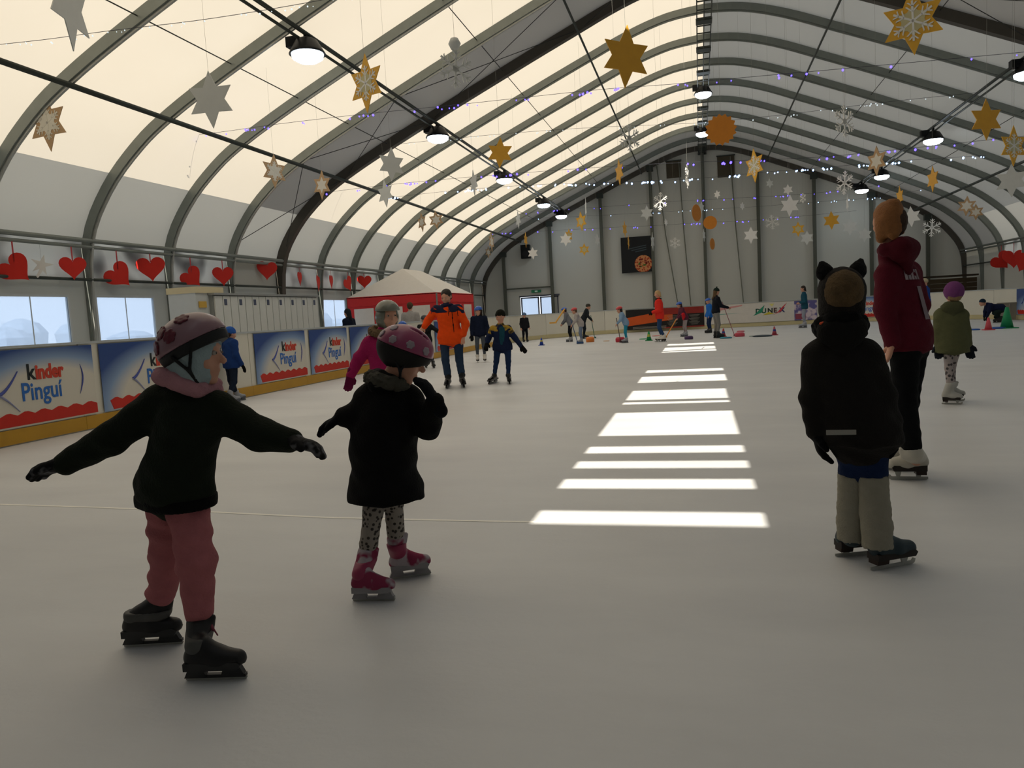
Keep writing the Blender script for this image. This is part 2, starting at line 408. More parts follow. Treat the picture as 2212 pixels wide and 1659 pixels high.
def glass_mat():
    m = bpy.data.materials.new('window_film'); m.use_nodes = True; t = m.node_tree; t.nodes.clear()
    o = t.nodes.new('ShaderNodeOutputMaterial'); a = t.nodes.new('ShaderNodeBsdfTransparent'); b = t.nodes.new('ShaderNodeBsdfTranslucent'); g = t.nodes.new('ShaderNodeBsdfGlossy')
    g.inputs['Roughness'].default_value = .12; a.inputs[0].default_value = (.74, .80, .88, 1); b.inputs[0].default_value = (.65, .70, .78, 1)
    x = t.nodes.new('ShaderNodeMixShader'); y = t.nodes.new('ShaderNodeMixShader'); x.inputs[0].default_value = .35; y.inputs[0].default_value = .05
    t.links.new(a.outputs[0], x.inputs[1]); t.links.new(b.outputs[0], x.inputs[2]); t.links.new(x.outputs[0], y.inputs[1]); t.links.new(g.outputs[0], y.inputs[2]); t.links.new(y.outputs[0], o.inputs[0]); return m
glass = glass_mat()
frame_m = mat('#b9bdbd', rough=.6, name='window_frame')
WN = 0
WIN = {-1: (10.75, 12.05), 0: None, 1: (15.0, 16.3)}
for s, nm in ((-1, 'wall_left'), (1, 'wall_right')):
    wl = tag(empty(nm), kind='structure'); X = s*12.37
    for bi, (a, b) in enumerate(zip(YS, YS[1:])):
        k = bi-12
        def q(y0, y1, z0, z1, name, m, par=wl, x=X):
            return MB().box((x, (y0+y1)/2, (z0+z1)/2), (.05, y1-y0, z1-z0)).build(name, m, par)
        q(a, b, 2.4, 3.16, 'film_panel', film if k not in DARK else mem_g)
        if k in DARK or (s > 0 and k > 4) or k < -6:
            q(a, b, 0, 2.4, 'sheet_panel', wall_cloth if k < 6 else mem_g); continue
        wa, wb = (a+.22, b-.52)
        z0, z1 = .55, 2.02
        q(a, b, 0, z0, 'sheet_panel', wall_cloth); q(a, b, z1, 2.4, 'sheet_panel', wall_cloth)
        q(a, wa, z0, z1, 'sheet_panel', wall_cloth); q(wb, b, z0, z1, 'sheet_panel', wall_cloth)
        WN += 1
        wn = tag(empty(f'window_{WN}', (X, wa, z0)), kind='structure')
        q(wa, wb, z0, z1, 'pane', glass, wn, X+s*.01)
        MB().box((X-s*.02, (wa+wb)/2-.02, (z0+z1)/2), (.012, .018, z1-z0)).build('mullion', frame_m, wn)
        fb = MB()
        for (u0, u1, v0, v1) in ((wa-.05, wa, z0-.05, z1+.05), (wb, wb+.05, z0-.05, z1+.05), (wa, wb, z1, z1+.05), (wa, wb, z0-.05, z0)):
            fb.box((X-s*.02, (u0+u1)/2, (v0+v1)/2), (.03, u1-u0, v1-v0))
        fb.build('window_frame', frame_m, wn)
# gables
gable_m = membrane('gable_sheet', (.56, .555, .50), .05, (.4, .4, .4))
def gable(y, nm, mtl):
    wf = tag(empty(nm), kind='structure')
    xs = [-12.3, -10.95, -8.25, -5.4, -2.7, 0, 2.7, 5.4, 8.05, 10.6, 12.3]
    for a, b in zip(xs, xs[1:]):
        n = 8; g = [a+(b-a)*i/n for i in range(n+1)]
        top = [(x, (roofz(x) if abs(x) < 12.2 else 3.1)+.34) for x in g]
        if nm == 'wall_front' and a == -10.95:
            continue_door = True
            lo = 2.2
        else: lo = 0
        poly = [(a, lo)]+[(b, lo)]+top[::-1]
        MB().prism(poly, T((0, y, 0)), .04).build('gable_panel', mtl, wf)
        if lo:
            MB().box(((a-10.15)/2, y+.02, 1.1), (-10.15-a, .04, 2.2)).build('gable_panel', mtl, wf)
            MB().box(((b-7.95)/2-.0, y+.02, 1.1), (b+7.95, .04, 2.2)).build('gable_panel', mtl, wf)
    return wf, xs
wf, xs = gable(YG, 'wall_front', gable_m)
gable(YS[0], 'wall_back', gable_m)
post_m = mat('#55574d', rough=.5, metal=.2, var=.1)
for i, x in enumerate(xs[1:-1]):
    z = roofz(x)-.05
    nm = ['outermost left', 'to the right of the double door', 'left of the pizza poster', 'just right of the pizza poster', 'under the ridge', 'first right of the ridge', 'second right of the ridge', 'third right of the ridge', 'outermost right'][i]
    t = thing('gable_post', (x, YG-.25, 0), f'tall grey steel gable post, {nm}', 'post', 'posts of the far gable')
    MB().box((x-.0, YG-.24, z/2), (.16, .16, z)).build('post_shaft', post_m, t)
    MB().box((x, YG-.25, z-.15), (.34, .22, .28)).build('head_bracket', steel_d, t)
    MB().box((x, YG-.24, .02), (.34, .3, .04)).build('base_plate', steel_d, t)
for x0, x1 in ((-2.35, -1.2), (1.4, 2.0), (-1.2, -.7)):
    tag(MB().tube([(x0, YG-.12, 8.7), (x0+(x1-x0)*.3, YG-.2, 5), (x1*.9+x0*.1, YG-.22, .0)], .03, 6).build('hanging_cable', mat('#6f7064', rough=.8)), f"slack grey cable hanging down the far gable {'beside the pizza poster' if x0<-2 else 'right of the ridge post' if x0>0 else 'left of the ridge post'}", 'cable')
for x0, x1, z0, z1, q in ((-1.85, -1.1, 7.9, 8.75, 'left'), (.75, 1.6, 7.7, 8.75, 'right')):
    t = thing('vent_board', ((x0+x1)/2, YG, z0), f'brown square board high in the far gable, {q} of the ridge post', 'board')
    MB().box(((x0+x1)/2, YG-.05, (z0+z1)/2), (x1-x0, .06, z1-z0)).build('panel', mat('#4e4637', var=.2, vscale=4), t)
    MB().box(((x0+x1)/2, YG-.05, z1+.03), (x1-x0+.08, .08, .05)).build('edge_trim', steel_d, t)
# double door with lit panes
dr = tag(empty('door_1', (-9.05, YG, 0)), kind='structure')
dm = mat('#4a4c58', rough=.5)
for x0, x1 in ((-10.12, -9.08), (-9.02, -7.98)):
    lf = MB().box(((x0+x1)/2, YG+.02, .5), (x1-x0, .05, 1.0)).build('door_leaf', dm, dr)
    for u in (x0+.035, x1-.035): MB().box((u, YG+.02, 1.55), (.07, .05, 1.1)).build('stile', dm, dr)
    MB().box(((x0+x1)/2, YG+.02, 2.08), (x1-x0, .05, .07)).build('top_rail', dm, dr)
    MB().box(((x0+x1)/2, YG+.02, 1.53), (x1-x0-.14, .01, 1.04)).build('pane', glass, dr)
MB().bar((-10.95, YG-.12, 2.62), (-8.25, YG-.12, 2.62), .08).build('door_header', post_m, dr)
MB().box((-9.05, YG, 2.17), (2.3, .1, .08)).build('door_frame', dm, dr)
ex = thing('exit_sign', (-9.2, YG-.1, 2.4), 'small green exit sign above the far double door', 'sign')
MB().box((-9.2, YG-.06, 2.42), (.55, .05, .14)).build('sign_panel', mat('#1f7a54', rough=.5), ex)
MB().box((-9.2, YG-.09, 2.42), (.16, .01, .08)).build('arrow_mark', mat('#cfe8da', rough=.5), ex)

# far speaker and pizza poster
sp = thing('loudspeaker', (-9.65, YG-.3, 4.6), 'black loudspeaker box high on the far gable above the double door', 'speaker')
MB().box((-9.65, YG-.22, 4.63), (.5, .3, .75)).build('cabinet', mat('#0c0d0e', rough=.6), sp)
MB().lathe([(.16, 0), (.17, .02), (.05, .03)], T((-9.65, YG-.37, 4.5)) @ Matrix.Rotation(math.pi/2, 4, 'X'), 16).build('cone', mat('#1c1c1e', rough=.5), sp)
MB().bar((-9.65, YG-.1, 4.9), (-9.65, YG, 4.9), .06).build('bracket', steel_d, sp)
pz = thing('pizza_poster', (-3.55, YG-.2, 3.1), 'black square poster with a pizza in its lower right corner, on the far gable', 'poster')
px0, px1, pz0, pz1 = -4.38, -2.7, 3.08, 4.98; yy = YG-.26
MB().box(((px0+px1)/2, yy, (pz0+pz1)/2), (px1-px0, .03, pz1-pz0)).build('poster_sheet', mat('#121416', rough=.6), pz)
cxp, czp, rp = -3.22, 3.52, .46
poly = []
for k in range(49):
    a = 2*math.pi*k/48; x = min(cxp+rp*math.cos(a), px1-.01); z = max(czp+rp*math.sin(a), pz0+.02); poly.append((x, z))
MB().prism(poly[:-1], T((0, yy-.025, 0)), .008).build('pizza', two_tone('#a43c26', '#c98a5a', 9, .4), pz)
for i in range(14):
    a = rnd.random()*6.28; r = rp*.75*math.sqrt(rnd.random()); x = cxp+r*math.cos(a); z = czp+r*math.sin(a)
    if x < px1-.08 and z > pz0+.08:
        MB().lathe([(.05, 0), (.05, .01)], T((x, yy-.026, z)) @ Matrix.Rotation(math.pi/2, 4, 'X'), 8).build('topping', mat('#7d2418' if i % 3 else '#5f7a35', rough=.6), pz)
for i in range(3):
    MB().box((px0+.85+.1*i, yy-.02, 4.42-.1*i), (1.0-.2*i, .006, .045), Matrix.Rotation(-.15, 3, 'Y')).build('printed_line', mat('#3c4a50', rough=.6), pz)
bb = thing('wooden_hut', (11.2, 39.6, 0), 'dark brown timber hut behind the barrier at the far right', 'hut')
for i in range(8):
    MB().box((10.85, 39.2, .1+.22*i), (2.4, .06, .21)).build('plank', mat('#3f3322', var=.25, vscale=3), bb)
MB().box((10.85, 39.5, 1.86), (2.5, .8, .08)).build('roof_slab', mat('#332a1d'), bb)

# ---------------------------------------------------------------- rink barrier
def path():
    pts = []; y = -9.0
    while y < 31.0: pts.append((-8.15, y)); y += 1.9
    r = 6.6
    for k in range(0, 7): a = math.pi-k*math.pi/2/6; pts.append((-8.15+r+r*math.cos(a), 31.0+r*math.sin(a)))
    x = -1.55
    for x in (.4, 2.3, 4.2): pts.append((x, 37.6))
    for k in range(1, 7): a = math.pi/2-k*math.pi/2/6; pts.append((4.2+r*math.cos(a), 31.0+r*math.sin(a)))
    y = 29.0
    while y > -9: pts.append((10.8, y)); y -= 1.9
    return pts
PTS = path()
white_pl = mat('#d6d2c4', rough=.45, var=.06, vscale=2, spec=.4, name='white_board')
kick_p = mat('#c2b68c', rough=.5, var=.1, vscale=3); kick_m = mat('#b98c22', rough=.45, var=.15, vscale=3, spec=.4); cap_m = mat('#aeb3b4', rough=.5)
BH = 1.13
rb = thing('rink_barrier', (-8.15, 0, 0), 'white plastic rink barrier with yellow kick strip running round the ice', 'barrier')
for (a, b) in zip(PTS, PTS[1:]):
    a = Vector((a[0], a[1], 0)); b = Vector((b[0], b[1], 0)); d = (b-a); L = d.length; d.normalize()
    if a.y < 1 and b.y < 1: pass
    mx = frame((0, 0, 0), d).to_3x3(); c = (a+b)/2; n = Vector((-d.y, d.x, 0))
    MB().box(c+n*.03+V(0, 0, BH/2), (L-.012, .05, BH), mx).build('board_panel', white_pl, rb)
    MB().box(c-n*.008+V(0, 0, .1), (L-.004, .02, .17), mx).build('kick_strip', kick_m if c.x < -7.9 and c.y < 30 else kick_p, rb)
    MB().box(c+n*.03+V(0, 0, BH+.012), (L, .085, .03), mx).build('cap_rail', cap_m, rb)
    MB().box(a+n*.1+V(0, 0, BH/2), (.05, .08, BH-.02), mx).build('stay', steel, rb)

# printed adverts
def poster_mat():
    m = bpy.data.materials.new('printed_advert'); m.use_nodes = True; t = m.node_tree; p = t.nodes['Principled BSDF']; p.inputs['Roughness'].default_value = .5
    tc = t.nodes.new('ShaderNodeTexCoord'); sp = t.nodes.new('ShaderNodeSeparateXYZ'); t.links.new(tc.outputs['Generated'], sp.inputs[0])
    def MA(op, a, b):
        n = t.nodes.new('ShaderNodeMath'); n.operation = op
        for i, v in enumerate((a, b)):
            if isinstance(v, (int, float)): n.inputs[i].default_value = v
            elif v is not None: t.links.new(v, n.inputs[i])
        return n.outputs[0]
    return m, t, p, sp, MA
def advert_material(axis):
    m, t, p, sp, MA = poster_mat()
    u = sp.outputs[axis]; v = sp.outputs['Z']
    dx = MA('MULTIPLY', MA('SUBTRACT', u, .68), 1.25); dz = MA('SUBTRACT', v, .30)
    r = MA('SQRT', MA('ADD', MA('MULTIPLY', dx, dx), MA('MULTIPLY', dz, dz)), None)
    f = MA('MULTIPLY', r, 1.0)
    f2 = MA('ADD', f, MA('MULTIPLY', MA('SUBTRACT', v, .5), .35))
    cr = t.nodes.new('ShaderNodeValToRGB'); cr.color_ramp.elements[0].position = .5; cr.color_ramp.elements[0].color = lin('#cfcabc')
    cr.color_ramp.elements[1].position = .93; cr.color_ramp.elements[1].color = lin('#1c4080')
    e = cr.color_ramp.elements.new(.70); e.color = lin('#7f98ba')
    t.links.new(f2, cr.inputs[0]); t.links.new(cr.outputs[0], p.inputs['Base Color']); return m
adv_m = {'X': advert_material('X'), 'Y': advert_material('Y')}
red_m = mat('#bf2a1c', rough=.5); blk = mat('#1c2426', rough=.5); redt = mat('#c5402c', rough=.5); blu = mat('#2a66b4', rough=.5); nav = mat('#44519a', rough=.5)
def advert(o, xd, w, h, label, axis, first_letters=True):
    o = Vector(o); mx = frame(o, xd); nrm = -(mx.to_3x3() @ Vector((0, 1, 0)))
    t = thing('advert_banner', o, label, 'advert', 'milk snack adverts on the barrier')
    MB().prism([(0, 0), (w, 0), (w, h), (0, h)], mx, .006).build('printed_sheet', adv_m[axis], t)
    # wavy red band
    top = []; n = 40
    for i in range(n+1):
        x = .06*w+(w*.94)*i/n; ph = (i % 5)/5.0
        top.append((x, .13*h+(.06*h)*(1-abs(ph-.5)*1.6)+.012))
    poly = [(.06*w+.05, .02*h), (w, .02*h)]+top[::-1]
    MB().prism(poly, mx @ T((0, -.004, 0)), .004).build('red_band', red_m, t)
    s = h/.9
    text_part('lettering', 'k', mx @ T((.50*w, -.004, .60*h)), .26*s, blk, t, .9, .006)
    text_part('lettering', 'inder', mx @ T((.50*w+.12*s, -.004, .60*h)), .235*s, redt, t, .82, .010)
    text_part('lettering', 'Pinguí', mx @ T((.45*w, -.004, .33*h)), .30*s, blu, t, .82, .004)
    sw = [(.88*w+.05*s*math.sin(q*3.1+.4)-.0, .74*h-.42*h*q) for q in [i/10 for i in range(11)]]
    MB().tube([mx @ Vector((x, -.006, z)) for x, z in sw], [.002+.008*math.sin(math.pi*i/10) for i in range(11)], 6).build('swoosh', nav, t)
    sp_ = [(.30*w+.14*w*q, .44*h+.28*h*q**1.6) for q in [i/8 for i in range(9)]]
    MB().tube([mx @ Vector((x, -.006, z)) for x, z in sp_], [.022-.002*i for i in range(9)], 6).build('swoosh', nav, t)
    sp_ = [(.30*w+.13*w*q, .44*h-.24*h*q**1.3) for q in [i/8 for i in range(9)]]
    MB().tube([mx @ Vector((x, -.006, z)) for x, z in sp_], [.016-.0015*i for i in range(9)], 6).build('swoosh', mat('#8d93b4', rough=.5), t)
    return t
XB = -8.15+.022
for y0, y1, lb in ((6.25, 8.30, 'blue and white snack advert on the left barrier, nearest, cut by the frame edge'), (8.42, 10.3, 'blue and white snack advert on the left barrier, half hidden by the child in sweater'),
                   (12.04, 13.84, 'blue and white snack advert below the grey lockers'), (14.02, 15.72, 'blue and white snack advert under the left window, right of the lockers'),
                   (15.88, 17.6, 'blue and white snack advert behind the arm in magenta sleeve'), (21.6, 23.6, 'blue and white snack advert behind the man in orange jacket')):
    advert((XB, y0, .2), (0, 1, 0), y1-y0, BH-.22, lb, 'Y')
def far_pt(px):   # point on the far barrier line for a given image column
    r = ray(px, 690); best = None
    for (a, b) in zip(PTS, PTS[1:]):
        a = np.array(a)-EYE[:2]; b = np.array(b)-EYE[:2]; dd = b-a; A = np.array([[r[0], -dd[0]], [r[1], -dd[1]]])
        if abs(np.linalg.det(A)) < 1e-9: continue
        t_, s_ = np.linalg.solve(A, a)
        if t_ > 0 and 0 <= s_ <= 1: return Vector((r[0]*t_+EYE[0], r[1]*t_+EYE[1], 0)), Vector((dd[0], dd[1], 0)).normalized()
def on_board(p, d, off=.02): return p+Vector((d.y, -d.x, 0))*off
for c0, c1, lb in ((1838, 1893, 'small distant snack advert on the far barrier beside the burgundy hoodie'), (2199, 2240, 'snack advert on the right barrier at the frame edge')):
    p, d = far_pt(c0); q, _ = far_pt(c1); dd = (q-p).normalized()
    advert(on_board(p, dd, .05)+V(0, 0, .2), dd, (q-p).length, BH-.22, lb, 'X')
# dark orange/black advert on the far barrier
p, d = far_pt(1352); q, _ = far_pt(1521); dd = (q-p).normalized(); W_ = (q-p).length
t = thing('menu_banner', p, 'long black orange and dark red banner on the far barrier', 'advert'); mx = frame(on_board(p, dd, .05)+V(0, 0, .13), dd); h_ = .97
MB().prism([(0, 0), (W_, 0), (W_, h_), (0, h_)], mx, .006).build('printed_sheet', mat('#1d1b19', rough=.6), t)
MB().prism([(0, .18), (.60*W_, .40), (.60*W_, .86), (.42*W_, .80), (0, .58)], mx @ T((0, -.004, 0)), .004).build('orange_band', mat('#c9551d', rough=.6, var=.2, vscale=2), t)
MB().prism([(.48*W_, .66), (W_, .66), (W_, h_), (.48*W_, h_)], mx @ T((0, -.007, 0)), .004).build('red_header', mat('#8a2a22', rough=.6, var=.2, vscale=5), t)
MB().prism([(.49*W_, .0), (W_, .0), (W_, .06), (.49*W_, .06)], mx @ T((0, -.007, 0)), .004).build('red_footer', mat('#8a2a22', rough=.6), t)
for cxx in (.52, .80):
    for i in range(9): MB().box(mx @ Vector((cxx*W_+.28, -.006, .58-.055*i)), (.5-.1*(i % 3), .004, .014), mx.to_3x3()).build('printed_line', mat('#8f8a80', rough=.6), t)
for i in range(3): MB().box(mx @ Vector((.3*W_, -.006, .04+.04*i)), (1.6, .004, .016), mx.to_3x3()).build('printed_line', mat('#8f8a80', rough=.6), t)
# coloured lettering advert
p, d = far_pt(1528); q, _ = far_pt(1725); dd = (q-p).normalized(); W_ = (q-p).length
t = thing('lettered_banner', p, 'white banner with green yellow and red lettering on the far barrier', 'advert'); mx = frame(on_board(p, dd, .05)+V(0, 0, .2), dd)
MB().prism([(0, 0), (W_, 0), (W_, .9), (0, .9)], mx, .006).build('printed_sheet', mat('#cfc9c0', rough=.5), t)
x0 = W_*.535
for ch, c, i in zip('DUNEX', ('#1d4a3a', '#24523a', '#1f2f2a', '#4a2f2a', '#2a3560'), range(5)):
    text_part('lettering', ch, mx @ T((x0+i*.27, -.004, .42)), .30, mat(c, rough=.5), t, 1.05, .012)
for poly, c in (([(-.12, .30), (.30, .45), (.42, .80), (.22, .62), (.02, .42)], '#2f8a6a'), ([(.32, .32), (.85, .36), (.6, .46)], '#c9b83a'), ([(.62, .84), (.74, .7), (.86, .84)], '#d8cf7a'), ([(.78, .30), (1.15, .46), (1.42, .86), (1.2, .66), (.98, .42)], '#c23a44')):
    MB().prism([(x0+x, z) for x, z in poly], mx @ T((0, -.008, 0)), .002).build('swoosh', mat(c, rough=.5), t)
MB().prism([(.1, .55), (1.6, .80), (1.62, .86), (.1, .7)], mx @ T((0, -.004, 0)), .003).build('swoosh', mat('#c78d8a', rough=.5), t)
MB().prism([(.3, .42), (1.5, .47), (.3, .48)], mx @ T((0, -.004, 0)), .003).build('swoosh', mat('#7fa79c', rough=.5), t)
p, d = far_pt(1716); q, _ = far_pt(1765); dd = (q-p).normalized()
t = thing('patterned_banner', p, 'small blue and pink printed banner behind the teal coat skater', 'advert'); mx = frame(on_board(p, dd, .05)+V(0, 0, .2), dd)
MB().prism([(0, 0), ((q-p).length, 0), ((q-p).length, .9), (0, .9)], mx, .006).build('printed_sheet', two_tone('#5f5a8a', '#c9b9bf', 3.5, .5, 'noise'), t)
MB().prism([(.05, .05), (.5, .05), (.5, .3), (.05, .3)], mx @ T((0, -.004, 0)), .003).build('printed_block', mat('#8a3f50', rough=.5), t)

# ---------------------------------------------------------------- lockers, tent
XL = -9.55
lk = thing('locker_block', (XL, 12.7, 0), 'row of tall pale grey lockers standing behind the left barrier', 'lockers')
lm = mat('#cfd0cb', rough=.5, var=.05); ld = mat('#8d908d', rough=.5)
ly0, ly1 = 13.0, 17.1
MB().box((XL-.3, (ly0+ly1)/2, .96), (.56, ly1-ly0+.04, 1.9)).build('carcass', ld, lk)
nL = 16; wL = (ly1-ly0)/nL
for i in range(nL):
    d = MB().box((XL, ly0+wL*(i+.5), .98), (.03, wL-.02, 1.8)).build('locker_door', lm, lk)
    if i % 2 == 0 or True:
        if i % 2: MB().box((XL+.018, ly0+wL*(i+.35), 1.76), (.006, .09, .12)).build('number_plate', mat('#4e5468', rough=.6), d)
    MB().box((XL+.025, ly0+wL*(i+.85), 1.05), (.02, .015, .08)).build('latch', steel_d, d)
MB().box((XL-.28, (ly0+ly1)/2, 1.92), (.66, ly1-ly0+.1, .04)).build('top_panel', mat('#8f9190', rough=.5), lk)
cb = thing('cream_cabinet', (XL-.3, 12.4, 0), 'cream low cabinet beside the near end of the lockers', 'cabinet')
MB().box((XL-.4, 12.78, 1.0), (.6, .40, 1.9)).build('cabinet_body', mat('#bfc2c0', rough=.5), cb)
MB().box((XL-.4, 13.0, 2.0), (.66, .86, .12)).build('cabinet_top', mat('#cdbf9a', rough=.6), cb)
MB().box((XL-.085, 12.76, 1.72), (.02, .22, .12)).build('note', mat('#c9a24a', rough=.6), cb)

apex = Vector((-10.3, 25.5, 2.95))
def tent():
    t = thing('market_tent', (-10.2, 25.5, 0), 'white peaked market tent with red valance behind the left barrier', 'tent')
    x0, x1, y0, y1 = -12.0, -8.75, 23.7, 27.9; ze = 2.05
    c = [Vector((x0, y0, ze)), Vector((x1, y0, ze)), Vector((x1, y1, ze)), Vector((x0, y1, ze))]
    r0 = Vector(((x0+x1)/2, y0+1.2, 3.0)); r1 = Vector(((x0+x1)/2, y1-1.2, 3.0))
    wm = mat('#d2cec8', rough=.8, var=.05, spec=.1)
    for nm, vs in (('roof_panel', [c[0], c[1], r0]), ('roof_panel', [c[1], c[2], r1, r0]), ('roof_panel', [c[2], c[3], r1]), ('roof_panel', [c[3], c[0], r0, r1])):
        b = MB(); nn = len(vs)
        dn = V(0, 0, -.02); b.add(vs+[v+dn for v in vs], [tuple(range(nn)), tuple(range(2*nn-1, nn-1, -1))]+[(i, nn+i, nn+(i+1) % nn, (i+1) % nn) for i in range(nn)]); b.build(nm, wm, t)
    rm = mat('#c93a3a', rough=.8, var=.1, spec=.1); wp = mat('#d8d0c4', rough=.7)
    for a, b in ((c[0], c[1]), (c[1], c[2]), (c[2], c[3])):
        d = (b-a); L = d.length; d.normalize(); mx = frame(a+V(0, 0, -.28), d)
        n = 12; low = [(L*i/n, -.03 if i % 2 else .0) for i in range(n+1)]
        MB().prism(low+[(L, .3), (0, .3)], mx, .012).build('valance', rm, t)
        pn = MB().prism([(0, -.0), (L, -.0), (L, -1.75), (0, -1.75)], mx @ T((0, .02, 0)), .012).build('side_sheet', rm, t)
        for f0 in ((.08, .30), (.38, .62), (.70, .92)):
            MB().prism([(L*f0[0], -.1), (L*f0[1], -.1), (L*f0[1], -.62), (L*(f0[0]+f0[1])/2, -.72), (L*f0[0], -.62)], mx @ T((0, .004, 0)), .012).build('sheet_window', wp, pn)
    for v in c: MB().tube([v+V(0, 0, 0), (v.x, v.y, 0)], .03, 8).build('pole', steel, t)
    txt = mat('#2f3f78', rough=.6)
    return t
tent()

# ---------------------------------------------------------------- lamps
lamp_dark = mat('#15171a', rough=.5, metal=.3); lens_m = mat('#e6f4ff', emit=14, name='lamp_lens')
LAMPS = [(-7.25, 13.2, 'above the top left, nearest'), (-7.25, 20.4, 'on the left rail at the dark arch'), (-7.25, 27.8, 'on the left rail behind a gold star'), (-7.25, 35.1, 'on the left rail, fourth'), (-7.25, 39.7, 'on the left rail at the far gable'),
         (7.3, 20.8, 'on the right rail cut by the frame edge'), (7.3, 28.3, 'on the right rail, second'), (7.3, 35.6, 'on the right rail, third'), (7.3, 39.7, 'on the right rail at the far gable'),
         (0, 29.3, 'under the ridge truss, nearer one'), (0, 35.9, 'under the ridge truss, farther one')]
proto = None
for x, y, q in LAMPS:
    z = (roofz(x)-.48) if x else 8.82
    t = thing('hall_lamp', (x, y, z), f'round white flood lamp with dark housing {q}', 'lamp', 'hall lamps')
    if proto is None:
        I = Matrix.Identity(4)
        proto = [('housing', MB().lathe([(.09, .24), (.16, .20), (.25, .03), (.27, -.01), (.24, -.01)], I, 20).mesh(True), lamp_dark),
                 ('lens', MB().lathe([(.235, -.005), (.225, -.07), (.15, -.12), (.02, -.14)], I, 20).mesh(True), lens_m),
                 ('driver_box', MB().box((-.2, 0, .2), (.2, .16, .16)).mesh(), lamp_dark),
                 ('bracket', MB().bar((0, 0, .2), (0, 0, .34), .07, .05).mesh(), lamp_dark)]
        for _, me, m in proto: me.materials.append(m)
    for nm, me, m in proto:
        o = bpy.data.objects.new(nm, me); COL.objects.link(o); o.parent = t
    t.scale = (1.25, 1.25, 1.15)

# ---------------------------------------------------------------- hanging ornaments
gold = mat('#d09a2c', rough=.55, var=.1, vscale=14, spec=.4); gold_l = mat('#dda83a', rough=.55, var=.1, vscale=14)
silver = mat('#c6c8c4', rough=.6, var=.06, vscale=10); white_o = mat('#e2e0da', rough=.7, var=.04)
wood = mat('#b0906a', rough=.7, var=.15, vscale=10); inner = mat('#cfc9ba', rough=.8); sun_m = mat('#c27a26', rough=.6, var=.12, vscale=12)
def starpoly(n, ro, ri, tall=1.0):
    return [((ro if k % 2 == 0 else ri)*math.sin(math.pi*k/n)*(1.0 if True else 1), (ro*(tall if k in (0, n) else 1) if k % 2 == 0 else ri)*math.cos(math.pi*k/n)) for k in range(2*n)]
def flake(b, mx, r, th):
    for k in range(6):
        a = k*math.pi/3; c, s = math.cos(a), math.sin(a)
        def seg(u0, v0, u1, v1, wd):
            p = [(u0, v0-wd), (u1, v1-wd), (u1, v1+wd), (u0, v0+wd)]
            b.prism([(x*s+y*c, x*c-y*s) for x, y in p], mx, th)
        seg(0, 0, r, 0, .05*r); seg(.45*r, 0, .72*r, .28*r, .045*r); seg(.45*r, 0, .72*r, -.28*r, .045*r)
        seg(.72*r, 0, .92*r, .2*r, .04*r); seg(.72*r, 0, .92*r, -.2*r, .04*r)
